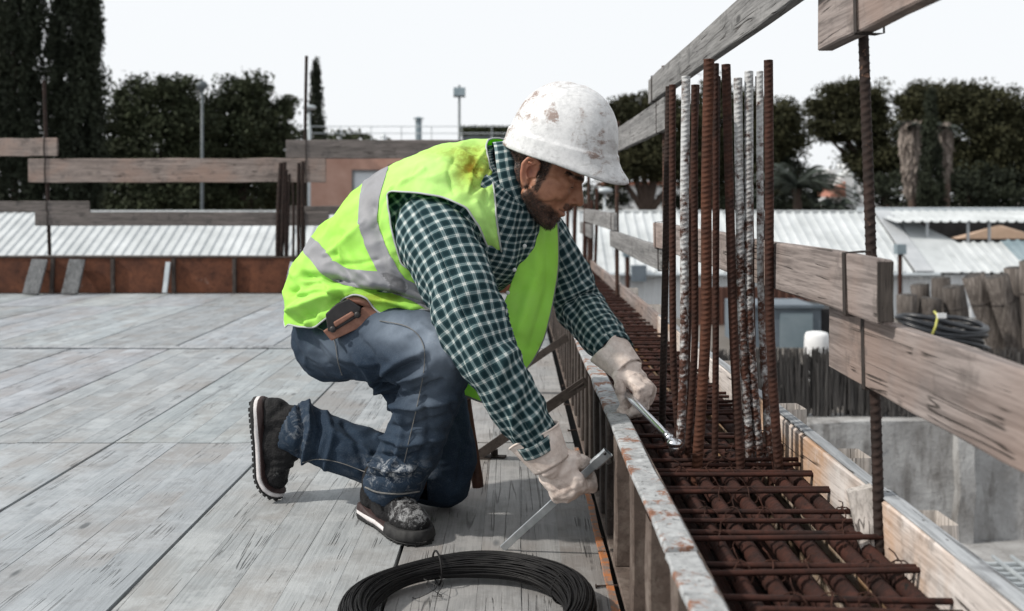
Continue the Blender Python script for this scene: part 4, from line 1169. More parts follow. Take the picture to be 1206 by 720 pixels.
D = 60
tree('pine_tree', 'broad dark pine directly behind the starter bars', at(762, 255, D) * [1, 1, 0] + [0, 0, GZ],
     [blob(752, 130, D, 30, 18), blob(735, 165, D, 30, 30), blob(785, 150, D, 40, 32), blob(770, 190, D, 45, 22), blob(725, 200, D, 18, 22), blob(810, 190, D, 30, 26)], 'leaf_pine', 445, 95, .33, .115, 31, .45, .5)
D = 62
tree('pine_tree', 'dark pine behind the right half of the starter bars', at(880, 255, D) * [1, 1, 0] + [0, 0, GZ],
     [blob(850, 125, D, 40, 28), blob(900, 140, D, 38, 26), blob(880, 175, D, 50, 34), blob(835, 175, D, 34, 34), blob(925, 165, D, 22, 30), blob(870, 215, D, 60, 25)], 'leaf_pine', 486, 95, .33, .115, 32, .45, .5)
D = 66
tree('pine_tree', 'pine with sky gaps behind the near rail post', at(1052, 250, D) * [1, 1, 0] + [0, 0, GZ],
     [blob(1005, 112, D, 34, 16), blob(1018, 128, D, 26, 22), blob(975, 128, D, 24, 14), blob(1000, 150, D, 42, 20), blob(1022, 165, D, 24, 26), blob(965, 150, D, 14, 8), blob(1020, 190, D, 30, 18), blob(1045, 205, D, 28, 22)], 'leaf_pine', 405, 95, .32, .115, 33, .4, .55)
D = 64
tree('pine_tree', 'widest umbrella pine at the right picture edge', at(1140, 250, D) * [1, 1, 0] + [0, 0, GZ],
     [blob(1100, 118, D, 44, 20), blob(1150, 125, D, 60, 22), blob(1195, 156, D, 40, 30), blob(1074, 148, D, 24, 20), blob(1130, 160, D, 70, 34), blob(1228, 185, D, 45, 40), blob(1170, 200, D, 70, 34), blob(1056, 178, D, 16, 16)], 'leaf_pine', 837, 95, .36, .115, 34, .5, .5)
D = 62
tree('dark_shrub', 'dark thicket of shrubs under the umbrella pine above the canopy roof', at(1150, 262, D) * [1, 1, 0] + [0, 0, GZ],
     [blob(1140, 225, D, 70, 28), blob(1060, 225, D, 40, 22), blob(1220, 225, D, 60, 28), blob(1110, 265, D, 90, 22), blob(1210, 265, D, 60, 22)], 'leaf_dark', 420, 70, .4, .12, 35, .2, .3)
tree('dark_shrub', 'dark thicket of shrubs beyond the shed roof behind the bars', at(840, 262, D) * [1, 1, 0] + [0, 0, GZ],
     [blob(850, 240, D, 80, 14), blob(710, 235, D, 26, 20), blob(930, 245, D, 50, 12), blob(945, 222, D, 34, 22), blob(925, 205, D, 22, 22)], 'leaf_dark', 230, 60, .35, .12, 36, .2, .3)
cypress('narrow dark cypress between the two shaggy palms', 1096, 108, 54, 27, 37, n=14000, size=.08, base_z=GZ)

def palm(label, px, ycrown, d, frond_px, n, skirt=None, seed=1, leaf='leaf_palm', droop=.5):
    rs = np.random.RandomState(seed)
    c = at(px, ycrown, d); base = np.array([c[0], d, GZ]); L = frond_px / F_PX * d
    t = thing('palm_tree', label, 'palm', base, 'palms behind the shed')
    obj('trunk', tube(bow(base, c, (.1, 0, 0), 14), .22 + .03 * np.cos(np.arange(14) * 2.4), 10), M['bark'], t, True)
    if skirt:
        k = 1500; hh = skirt[1] / F_PX * d; w = skirt[0] / 2 / F_PX * d
        u = rs.uniform(0, 1, k); a = rs.uniform(0, 6.28, k)
        r = w * np.interp(u, [0, .2, .6, .85, 1], [.75, 1, .8, .5, .3]) * rs.uniform(.7, 1.05, k)
        P = np.stack([c[0] + r * np.cos(a), c[1] + r * np.sin(a), c[2] - u * hh], 1)
        obj('dead_skirt', leaves(P, .17, rs, 2.2, 2.6), M['dead_frond'], t)
    for k in range(n):
        a = 2 * math.pi * k / n + rs.uniform(-.2, .2); el = rs.uniform(.05, 1.25)
        h = np.array([math.cos(a), math.sin(a), 0])
        s = np.linspace(0, 1, 9)[:, None]
        path = c + L * (s * (h * math.cos(el)) + np.array([0, 0, 1]) * (s * math.sin(el) - droop * s ** 2))
        spine = tube(path, np.linspace(.03, .008, 9), 4)
        side = unit(np.cross(h, [0, 0, 1]))
        V, Fc = [], []
        for q in np.linspace(.12, 1, 22):
            p = np.array([np.interp(q * 8, range(9), path[:, i]) for i in range(3)])
            ln = L * .22 * math.sin(math.pi * min(1, q * .85 + .12))
            for sg in (-1, 1):
                e = p + sg * side * ln * .8 + h * ln * .5 - np.array([0, 0, ln * .35])
                n0 = len(V); V += [p - h * .05, p + h * .07, e]; Fc.append((n0, n0 + 1, n0 + 2))
        obj('frond', join(spine, (V, Fc)), M[leaf], t)
palm('shaggy palm with pale dead skirt, left of the narrow cypress', 1072, 150, 56, 26, 20, (23, 78), 41, 'leaf_palm', .7)
palm('shaggy palm with pale dead skirt, right of the narrow cypress', 1112, 152, 56.5, 26, 20, (17, 62), 42, 'leaf_palm', .7)
palm('low bushy palm right of the starter bars, above the shed roof', 938, 222, 50, 78, 34, None, 43, 'leaf_palm', .55)
palm('small low palm beside the white house', 985, 246, 48, 40, 24, None, 44, 'leaf_palm', .7)

# far white house on the right, pale block behind the pine trunks
DH = 82
hs = thing('white_house', 'small white flat-roofed house far off at right', 'house', at(1010, 240, DH) * [1, 1, 0] + [0, 0, GZ])
def hbox(name, x0, x1, y0, y1, dy, m_, parent=hs, deep=6): 
    a, b_ = at(x0, y1, DH + dy), at(x1, y0, DH + dy)
    return obj(name, box((a[0], DH + dy, a[2]), (b_[0], DH + dy + deep, b_[2])), M[m_], parent)
hbox('wall', 990, 1036, 206, 330, 0, 'white_house')
hbox('upper_storey', 1000, 1014, 192, 206.2, 2, 'white_house', deep=3)
hbox('parapet', 976, 992, 199, 204, 1, 'white_house')
hbox('parapet', 1014, 1046, 193, 214, 3, 'white_house')
hbox('window', 1003, 1010, 195, 201, 1.9, 'window_frame', deep=.2)
a = at(986, 232, DH - .5); b_ = at(996, 214, DH - .5)
obj('roof', ([(a[0] - .6, DH - .5, a[2]), (b_[0], DH - .5, a[2]), (b_[0], DH - .5, b_[2]), (a[0] - .6, DH + 4, a[2]), (b_[0], DH + 4, a[2]), (b_[0], DH + 4, b_[2])], [(0, 1, 2), (3, 5, 4), (0, 2, 5, 3), (0, 3, 4, 1)]), M['red_tile'], hs)
hs2 = thing('pale_house', 'pale pinkish house seen between the pine trunks beyond the shed', 'house', at(748, 240, DH) * [1, 1, 0] + [0, 0, GZ])
a, b_ = at(716, 330, DH), at(812, 218, DH)
obj('wall', box((a[0], DH, GZ), (b_[0], DH + 7, b_[2])), M['white_house'], hs2)
obj('roof', box((a[0] - .3, DH - .3, b_[2]), (b_[0] + .3, DH + 7.3, b_[2] + .3)), M['red_tile'], hs2)
for px in (735, 760, 785):
    q = at(px, 235, DH); obj('window', box((q[0] - .4, DH - .04, q[2] - .5), (q[0] + .4, DH - .01, q[2] + .5)), M['window_frame'], hs2)
# ------------------------------------------------------------------ the worker
def rcone(p0, r0, p1, r1, n=14, k=4, squash=None):
    p0, p1 = np.asarray(p0, float), np.asarray(p1, float)
    t = unit(p1 - p0)
    a = np.linspace(-np.pi / 2, 0, k + 1)[1:]
    cs = [p0 + t * r0 * math.sin(q) for q in a] + [p1 + t * r1 * math.sin(q) for q in -a[::-1]]
    rs_ = [r0 * math.cos(q) for q in a] + [r1 * math.cos(q) for q in -a[::-1]]
    _, A, B = frames([p0, p1])
    th = np.linspace(0, 2 * np.pi, n, endpoint=False)
    R = [c + r * (np.cos(th)[:, None] * A[0] + np.sin(th)[:, None] * B[0]) for c, r in zip(cs, rs_)]
    return loft(np.array(R))

def chain(pts):
    """pts: list of (point, radius)"""
    return join(*[rcone(a[0], a[1], b_[0], b_[1]) for a, b_ in zip(pts[:-1], pts[1:])])

def ellip(c, radii, frame=None, n=18, k=12):
    fr = np.eye(3) if frame is None else np.asarray(frame)
    th = np.linspace(0, 2 * np.pi, n, endpoint=False)
    R = []
    for q in np.linspace(-np.pi / 2 + .08, np.pi / 2 - .08, k):
        loc = np.stack([radii[0] * math.cos(q) * np.cos(th), radii[1] * math.cos(q) * np.sin(th), np.full(n, radii[2] * math.sin(q))], 1)
        R.append(np.asarray(c) + loc @ fr)
    return loft(np.array(R))

def remesh(geo, voxel, smooth=3):
    me = mesh('tmp', *geo)
    o = bpy.data.objects.new('tmp', me); col.objects.link(o)
    m = o.modifiers.new('r', 'REMESH'); m.mode = 'VOXEL'; m.voxel_size = voxel
    if smooth:
        s = o.modifiers.new('s', 'SMOOTH'); s.factor = .5; s.iterations = smooth
    dg = bpy.context.evaluated_depsgraph_get(); dg.update()
    e = o.evaluated_get(dg); em = e.to_mesh()
    V = np.zeros(len(em.vertices) * 3, np.float32); em.vertices.foreach_get('co', V)
    N_ = np.zeros(len(em.vertices) * 3, np.float32); em.vertices.foreach_get('normal', N_)
    Fc = [tuple(p.vertices) for p in em.polygons]
    e.to_mesh_clear()
    bpy.data.objects.remove(o); bpy.data.meshes.remove(me)
    return V.reshape(-1, 3).astype(float), Fc, N_.reshape(-1, 3).astype(float)

def attr(o, name, vals):
    a = o.data.attributes.new(name, 'FLOAT', 'POINT'); a.data.foreach_set('value', np.clip(vals, 0, 1).astype(np.float32))

def normals(V, Fc):
    me = mesh('tmp', V, Fc); N_ = np.zeros(len(V) * 3, np.float32); me.vertices.foreach_get('normal', N_); bpy.data.meshes.remove(me)
    return N_.reshape(-1, 3).astype(float)

def sstep(x, a, b_):
    t = np.clip((x - a) / (b_ - a), 0, 1); return t * t * (3 - 2 * t)

def folds(V, N_, lst):
    """cloth creases laid along lines of the figure as seen in the photograph: (polyline px, width px, height m)"""
    p = proj(V); toward = np.array([0, 0, CAM_H]) - V
    face = sstep((N_ * toward).sum(1) / np.linalg.norm(toward, axis=1), -.15, .25)
    D_ = np.zeros(len(V))
    for poly, w, h in lst:
        d = seg_dist(p, poly)
        D_ += h * np.exp(-(d / w) ** 2) * face
    return V + N_ * D_[:, None]

W = thing('person', 'worker in white hard hat, lime safety vest and green plaid shirt kneeling beside the trench', 'person', (-.30, 2.48, 0))

# --- head frame
PIT, YAW = math.radians(28.5), math.radians(9)
hf = np.array([math.cos(PIT) * math.cos(YAW), -math.cos(PIT) * math.sin(YAW), -math.sin(PIT)])
hl = np.array([math.sin(YAW), math.cos(YAW), 0.0])
hu = np.cross(hf, hl)
HF = np.stack([hf, hl, hu])
E0 = at(633, 205, 2.41)
def H(f, l, u): return E0 + f * hf + l * hl + u * hu
def hell(f, l, u, rf, rl, ru): return ellip(H(f, l, u), (rf, rl, ru), HF)
neck_b = at(592, 226, 2.44)
hd = [hell(-.006, 0, .055, .098, .076, .086), hell(.045, 0, -.005, .055, .061, .08), hell(.038, 0, -.055, .052, .054, .042),
      hell(.076, 0, -.088, .022, .027, .019), rcone(H(.055, .0, -.075), .03, H(.08, 0, -.09), .018),
      rcone(H(.010, -.052, -.05), .018, H(.072, -.022, -.088), .015), rcone(H(.010, .052, -.05), .018, H(.072, .022, -.088), .015),
      rcone(H(.084, -.034, .038), .015, H(.094, -.008, .036), .014), rcone(H(.084, .034, .038), .015, H(.094, .008, .036), .014), hell(.075, 0, .06, .03, .05, .03),
      rcone(H(.098, 0, .026), .0095, H(.121, 0, -.010), .0115), hell(.1215, 0, -.012, .0125, .0120, .0110), hell(.110, -.013, -.018, .0105, .008, .008), hell(.110, .013, -.018, .0105, .008, .008),
      rcone(H(.100, 0, .01), .014, H(.100, 0, -.03), .016),
      hell(.068, -.040, -.012, .024, .02, .024), hell(.068, .040, -.012, .024, .02, .024), hell(.05, -.054, .002, .03, .012, .016), hell(.05, .054, .002, .03, .012, .016),
      hell(.098, 0, -.042, .012, .023, .0075), hell(.096, 0, -.056, .0115, .020, .0085), hell(.085, 0, -.048, .02, .03, .02), hell(.088, 0, -.070, .014, .02, .012),
      hell(.0835, -.031, .017, .0115, .0155, .0100), hell(.0835, .031, .017, .0115, .0155, .0100), hell(.066, -.044, .010, .024, .016, .024), hell(.066, .044, .010, .024, .016, .024), hell(.074, -.036, -.004, .022, .02, .022), hell(.074, .036, -.004, .022, .02, .022), hell(.040, -.056, -.02, .035, .012, .03), hell(.040, .056, -.02, .035, .012, .03)]
for sg in (-1, 1):     # ears: helix, lobe, inner fold
    rim = [(-.004, .078, -.024), (-.001, .081, -.034), (-.010, .083, -.030), (-.022, .088, -.012), (-.029, .092, .010), (-.024, .092, .026), (-.010, .090, .033), (.004, .084, .026), (.008, .079, .012)]
    rim = [(f, l * sg, u) for f, l, u in rim]
    rad = [.006, .007, .0062, .0052, .005, .005, .0052, .005, .004]
    hd.append(chain([(H(*p), r) for p, r in zip(rim, rad)]))
    hd.append(ellip(H(-.010, .080 * sg, .004), (.017, .006, .027), HF))
    anti = [(-.004, .085 * sg, -.018), (-.014, .087 * sg, -.004), (-.017, .089 * sg, .010), (-.008, .088 * sg, .020)]
    hd.append(chain([(H(*p), .0042) for p in anti]))
    hd.append(rcone(H(.007, .080 * sg, -.006), .0055, H(.006, .080 * sg, .006), .004))
hd.append(rcone(H(-.022, 0, -.012), .062, neck_b, .066))
hd.append(rcone(H(-.045, 0, .01), .05, at(585, 215, 2.45), .06))
# trunk and limbs inside the clothes
sh_r, el_r, wr_r = at(517, 262, 2.33), at(578, 418, 2.17), at(641, 531, 2.195)
sh_l, el_l, wr_l = at(632, 262, 2.57), at(676, 352, 2.62), at(727, 418, 2.42)
hip_r, kn_r, an_r = at(400, 400, 2.50), at(520, 412, 2.26), at(468, 582, 2.44)
hip_l, kn_l, an_l = at(446, 398, 2.65), at(524, 560, 2.57), at(345, 508, 2.65)
pel, chest = at(420, 375, 2.56), at(550, 240, 2.45)
bd = hd + [rcone(pel, .10, chest, .105), rcone(chest, .10, neck_b, .06), rcone(sh_r, .05, sh_l, .05),
      chain([(sh_r, .05), (el_r, .038), (wr_r, .027)]), chain([(sh_l, .048), (el_l, .038), (wr_l, .027)]),
      chain([(hip_r + np.array([.02, .03, 0]), .06), (at(455, 402, 2.39), .06), (kn_r, .045), (an_r, .036)]), chain([(hip_l, .07), (at(506, 472, 2.625), .055), (kn_l, .045), (at(455, 546, 2.595), .045), (an_l, .036)]), rcone(hip_r + np.array([.03, .04, 0]), .06, hip_l, .06)]
V, Fc, N_ = remesh(join(*bd), .0028, 5)
L_ = (V - E0) @ HF.T
def dent(c, rad, amp):      # soft hollow (negative) or swelling in head coordinates
    global V
    q = np.abs(L_ * np.array([1, 0, 1]) + np.array([0, 1, 0]) * np.abs(L_[:, 1:2])) * 0
    P_ = np.stack([L_[:, 0], np.abs(L_[:, 1]), L_[:, 2]], 1)
    V = V + N_ * (amp * np.exp(-(((P_ - np.array(c)) / np.array(rad)) ** 2).sum(1)))[:, None]
dent((.094, .020, .022), (.012, .008, .008), -.0055)      # inner eye socket
dent((.088, .036, .027), (.014, .018, .0045), -.0045)     # crease above the lid
dent((.088, .034, .0045), (.012, .016, .004), -.0028)     # under the lid
dent((.100, .0, -.0490), (.02, .024, .0028), -.0050)      # mouth line
dent((.098, .025, -.047), (.012, .005, .006), -.0035)     # mouth corner
dent((.098, .024, -.030), (.010, .005, .012), -.0032)     # nose-to-mouth fold
dent((.116, .0125, -.0255), (.006, .0045, .004), -.0060)  # nostril
dent((.105, .0215, -.014), (.008, .004, .009), -.0035)    # behind the nose wing
dent((.094, 0, -.068), (.012, .018, .005), -.0040)        # under the lower lip
dent((-.006, .083, .000), (.009, .012, .012), -.0080)     # ear hollow
dent((-.014, .088, .020), (.006, .012, .005), -.0040)
dent((.040, .060, -.030), (.02, .02, .02), -.0025)        # below the cheekbone
body = obj('body', (V, Fc), M['skin'], W, True)
L_ = (V - E0) @ HF.T          # head coordinates
f_, l_, u_ = L_[:, 0], L_[:, 1], L_[:, 2]
nzv = noise_arr(L_, 45, 2) * .010
near_head = np.linalg.norm(L_, axis=1) < .16
hair_m = sstep(u_ + nzv, -.012, .0) * sstep(-f_ + nzv, -.034, -.022)
hair_m = np.maximum(hair_m, sstep(-f_ + nzv, .010, .022) * sstep(u_ + nzv, -.048, -.036))
hair_m *= 1 - sstep(np.abs(l_), .0775, .080)
side = sstep(f_ + nzv, .004, .012) * sstep(-f_ + nzv, -.032, -.024) * sstep(u_, -.05, -.03)
beard = sstep(-(u_ + .026 + .32 * (f_ - .012)) + nzv, .0, .018) * sstep(f_ + nzv, -.004, .008) * sstep(u_ + .125 + nzv, 0, .02)
beard *= 1 - .85 * sstep(f_, .097, .102) * (np.abs(l_) < .019) * (u_ > -.062) * (u_ < -.040)
must = sstep(f_, .092, .098) * sstep(-u_ + nzv * .5, .026, .030) * (u_ > -.043) * sstep(-np.abs(l_), -.034, -.026)
brow_m = np.exp(-((u_ - .040 + .10 * np.maximum(np.abs(l_) - .03, 0)) / .0048) ** 2) * (np.abs(l_) > .008) * (np.abs(l_) < .050) * (f_ > .06)
recess_shade = np.exp(-((np.stack([f_ - .114, np.abs(l_) - .011, u_ + .0255], 1) / np.array([.006, .005, .0035])) ** 2).sum(1)) + .7 * np.exp(-((np.stack([f_ + .006, np.abs(l_) - .080, u_ - .0], 1) / np.array([.007, .01, .009])) ** 2).sum(1)) + .8 * np.exp(-((u_ + .0492) / .0018) ** 2) * (f_ > .088) * (np.abs(l_) < .026)  # painted shade in nostrils, ear hollows and along the mouth line
hm = np.clip(np.maximum.reduce([hair_m, side * .95, beard * .95, must * .8, recess_shade]), 0, 1) * near_head
attr(body, 'hair', np.maximum(hm, brow_m * near_head * .9))  # real hair and brows plus the shade painted into the recesses
attr(body, 'red', np.exp(-(np.linalg.norm(L_ - np.array([.098, 0, -.05]), axis=1) / .014) ** 2) + .8 * np.exp(-(np.linalg.norm(L_[:, [0, 2]] - np.array([-.012, .0]), axis=1) / .028) ** 2) * (np.abs(l_) > .074))

def strands(name, mask, n, length, width, droop, seed, mt='hair', parent=W):
    rs = np.random.RandomState(seed)
    idx = np.where(mask > .5)[0]
    p = mask[idx] / mask[idx].sum()
    k = rs.choice(idx, n, p=p)
    base = V[k] + rs.normal(0, .0012, (n, 3)); nn = N_[k]
    d = nn * .55 + rs.normal(0, .25, (n, 3)) + np.asarray(droop); d /= np.linalg.norm(d, axis=1)[:, None]
    s = np.cross(d, rs.normal(size=(n, 3))); s /= np.linalg.norm(s, axis=1)[:, None]
    L = length * rs.uniform(.5, 1.2, n)[:, None]
    tip = base + d * L
    VV = np.stack([base - s * width, base + s * width, tip], 1).reshape(-1, 3)
    return obj(name, (VV, np.arange(3 * n).reshape(-1, 3)), M[mt], parent)
tag(strands('hair', np.maximum(hair_m, side) * near_head, 5200, .011, .0006, (-hf * .3 - hu * .7), 1), kind='stuff')
tag(strands('beard', np.maximum(beard, must) * near_head, 6500, .0048, .00045, (hf * .1 - hu * .7), 2), kind='stuff')
tag(strands('eyebrow', brow_m * near_head * (l_ < 0), 260, .008, .0006, (-hf * .5 - hl * .6), 3), kind='stuff')
# lowered lashes of the near eye
for sg in (-1, 1):
    th = np.linspace(-1, 1, 9)
    pts = [H(.0935 - .010 * q * q - .004 * (q > 0) * 0, sg * (.032 + .014 * q), .0125 - .003 * q * q) for q in th]
    obj('eyelash', tube(pts, [.0006, .0012, .0014, .0015, .0015, .0015, .0014, .0012, .0006], 5), M['hair'], W, True)

# --- hard hat
HP = math.radians(17); HY = math.radians(20)
gf_ = np.array([math.cos(HP) * math.cos(HY), -math.cos(HP) * math.sin(HY), -math.sin(HP)]); gl = np.array([math.sin(HY), math.cos(HY), 0.0]); gu = np.cross(gf_, gl)
rollq = math.radians(4); gl, gu = gl * math.cos(rollq) + gu * math.sin(rollq), gu * math.cos(rollq) - gl * math.sin(rollq)
HC = at(659, 180, 2.405)
th = np.linspace(0, 2 * np.pi, 96, endpoint=False)
prof = [(.96, -.012, 0.80), (1.045, -.016, 1.0), (1.062, -.0125, 1.03), (1.058, -.006, .93), (1.045, .004, .45), (1.04, .016, .12), (1.035, .026, .02), (1.028, .0295, 0), (1.005, .0315, 0), (.994, .036, 0)]
for t in np.linspace(.26, .995, 18):
    prof.append(((1 - t ** 2.3) ** (1 / 2.3) * 1.0, t * .168, 0))
R = []
for (r, z, br) in prof:
    cs, sn = np.cos(th), np.sin(th)
    lf = np.where(cs > 0, .137, .132)
    fx_ = lf * np.sign(cs) * np.abs(cs) ** .92 * r; lx = .110 * np.sign(sn) * np.abs(sn) ** .92 * r
    bm = sstep(cs, .05, .95)
    fx_ = fx_ + br * .036 * bm
    zz = z - br * .012 * bm + .010 * br * (np.abs(sn) ** 4) * 0
    if z > .05: zz = zz + .0045 * np.exp(-(lx / .012) ** 2) * sstep(np.array([z]), .06, .1)[0] + .003 * np.exp(-((np.abs(lx) - .035) / .008) ** 2) * sstep(np.array([z]), .07, .11)[0]
    R.append(HC + fx_[:, None] * gf_ + lx[:, None] * gl + np.asarray(zz)[:, None] * gu)
hv, hfc = loft(np.array(R), True, False)
n0 = len(hv); hv = np.concatenate([hv, [HC + gu * .1705]]); m_ = len(th); last = (len(prof) - 1) * m_
hfc += [(last + j, last + (j + 1) % m_, n0) for j in range(m_)]
hat = obj('hard_hat', (hv, hfc), M['helmet'], W, True)
sol = hat.modifiers.new('shell', 'SOLIDIFY'); sol.thickness = .0028; sol.offset = -1
R = [HC + s_ * (.128 * np.cos(th)[:, None] * gf_ + .104 * np.sin(th)[:, None] * gl) + z_ * gu for s_, z_ in ((1.0, -.008), (1.0, .03), (.9, .06))]
obj('headband', loft(np.array(R), True, False), M['dark_case'], hat, True)

# --- jeans
jr = [(at(404, 398, 2.52), .104), (at(455, 402, 2.39), .098), (at(497, 408, 2.30), .084), (at(521, 417, 2.26), .074), (at(507, 468, 2.31), .072), (at(486, 525, 2.385), .072), (at(462, 572, 2.44), .073)]
jl = [(at(448, 402, 2.65), .096), (at(508, 470, 2.625), .088), (at(526, 540, 2.58), .078), (at(523, 566, 2.575), .070), (at(455, 546, 2.595), .071), (at(392, 522, 2.625), .068), (at(345, 502, 2.65), .068)]
seat = [ellip(at(404, 386, 2.57), (.125, .15, .12)), rcone(at(432, 372, 2.56), .115, at(398, 396, 2.58), .12), rcone(at(404, 398, 2.52), .10, at(448, 402, 2.65), .096), ellip(at(455, 352, 2.54), (.13, .15, .11))]
V, Fc, N_ = remesh(join(chain(jr), chain(jl), *seat), .0048, 5)
lst = [([(440, 462), (470, 452), (500, 440)], 5, .010), ([(447, 470), (480, 465), (520, 450)], 5, -.009), ([(452, 478), (490, 480), (535, 468)], 5, .009), ([(446, 455), (462, 440), (492, 425)], 5, -.009),
       ([(450, 440), (470, 425), (500, 415)], 6, .008), ([(495, 385), (520, 400), (535, 430)], 6, .004),
       ([(450, 500), (480, 505), (528, 490)], 5, -.006), ([(445, 515), (480, 522), (520, 512)], 5, .008), ([(440, 535), (475, 540), (512, 530)], 4, -.008), ([(436, 548), (470, 553), (505, 545)], 4, .009), ([(432, 560), (465, 566), (500, 560)], 4, -.007),
       ([(470, 480), (475, 520), (455, 560)], 5, .006), ([(500, 470), (505, 510), (488, 560)], 5, -.005),
       ([(372, 482), (378, 505), (368, 540)], 4, -.008), ([(362, 476), (366, 505), (358, 545)], 4, .010), ([(384, 488), (392, 515), (384, 550)], 5, .006), ([(352, 475), (356, 505), (348, 540)], 3.5, -.008), ([(405, 500), (420, 520), (430, 560)], 6, -.006), ([(395, 510), (430, 530), (445, 540)], 5, .006),
       ([(365, 400), (385, 430), (415, 445)], 6, -.005), ([(375, 395), (400, 420), (440, 430)], 6, .005), ([(420, 395), (440, 420), (450, 450)], 6, -.005), ([(405, 400), (425, 425), (440, 452)], 5, .005),
       ([(530, 470), (545, 520), (540, 570)], 5, -.005), ([(545, 470), (550, 520)], 5, .005)]
V = folds(V, N_, [(q, w_ * .72, h_ * 1.7) for q, w_, h_ in lst])
rdg = 1 - 2.4 * np.abs(noise_arr(V, (13, 13, 20), 2)); V += N_ * (np.clip(rdg, -.6, 1) * .0026 + noise_arr(V, (16, 16, 16), 3) * .003)[:, None]
# cut the leg ends square so that the hems are open over the boots
def cut(V, Fc, c, n_):
    keep = (V - c) @ n_ < 0
    far = (np.linalg.norm(V - c, axis=1) > .14) | (((V[:, 1] > 2.525) | (V[:, 0] > -.224)) & (c[1] < 2.5))
    ok = keep | far
    mp = np.cumsum(ok) - 1
    return V[ok], [tuple(mp[i] for i in f) for f in Fc if all(ok[i] for i in f)], ok
V, Fc, _ = cut(V, Fc, at(462, 580, 2.435), unit(at(466, 580, 2.435) - at(486, 525, 2.385)))
V, Fc, _ = cut(V, Fc, at(341, 503, 2.65), unit(at(341, 503, 2.65) - at(392, 524, 2.625)))
V[:, 2] = np.maximum(V[:, 2], .004)
jeans = obj('jeans', (V, Fc), M['denim'], W, True)
sj = jeans.modifiers.new('cloth', 'SOLIDIFY'); sj.thickness = .002; sj.offset = -1
p = proj(V)
fade = 1.0 * np.exp(-(np.linalg.norm((p - [525, 402]) / [36, 36], axis=1)) ** 2) + .75 * np.exp(-(np.linalg.norm((p - [470, 388]) / [40, 22], axis=1)) ** 2) + .30 * np.exp(-(np.linalg.norm((p - [500, 470]) / [26, 50], axis=1)) ** 2) + .35 * np.exp(-(np.linalg.norm((p - [385, 410]) / [25, 25], axis=1)) ** 2)
fade *= (V[:, 1] < 2.62)
attr(jeans, 'fade', fade)
attr(jeans, 'dust', .9 * np.exp(-(np.linalg.norm((p - [462, 558]) / [32, 18], axis=1)) ** 2) + .6 * np.exp(-(np.linalg.norm((p - [478, 488]) / [14, 12], axis=1)) ** 2) * 0 + .4 * np.exp(-(np.linalg.norm((p - [530, 392]) / [20, 20], axis=1)) ** 2) + .4 * np.exp(-(np.linalg.norm((p - [348, 505]) / [12, 30], axis=1)) ** 2))

def snap(name, poly, V, N_, r, mt, parent, lift=.0005, front=True, n=60):
    """a seam or edge laid on a garment's surface along a line of the figure"""
    p = proj(V); toward = np.array([0, 0, CAM_H]) - V
    ok = np.where((N_ * toward).sum(1) > 0)[0]
    pts = catmull(poly, n); out = []
    for q in pts:
        d = np.linalg.norm(p[ok] - q, axis=1); c = ok[d < d.min() + 2.5]
        k = c[np.argmin(V[c][:, 1])]
        s = at(q[0], q[1], V[k][1]); out.append(s + N_[k] * lift)
    out = np.array(out)
    for _ in range(4): out[1:-1] = (out[:-2] + out[1:-1] * 2 + out[2:]) / 4
    return obj(name, tube(out, r, 5), M[mt], parent, True)
Nj = normals(V, Fc)
snap('side_seam', [(447, 378), (480, 385), (497, 402), (500, 430), (493, 470), (484, 510), (476, 545)], V, Nj, .0011, 'seam_thread', jeans)
snap('pocket_seam', [(368, 383), (385, 392), (394, 402), (398, 425), (403, 442)], V, Nj, .0012, 'seam_thread', jeans)
snap('shin_seam', [(356, 545), (375, 541), (400, 545), (430, 556)], V, Nj, .0011, 'seam_thread', jeans)
snap('hem', [(430, 574), (445, 580), (470, 582), (494, 579)], V, Nj, .0022, 'seam_thread', jeans, 0)

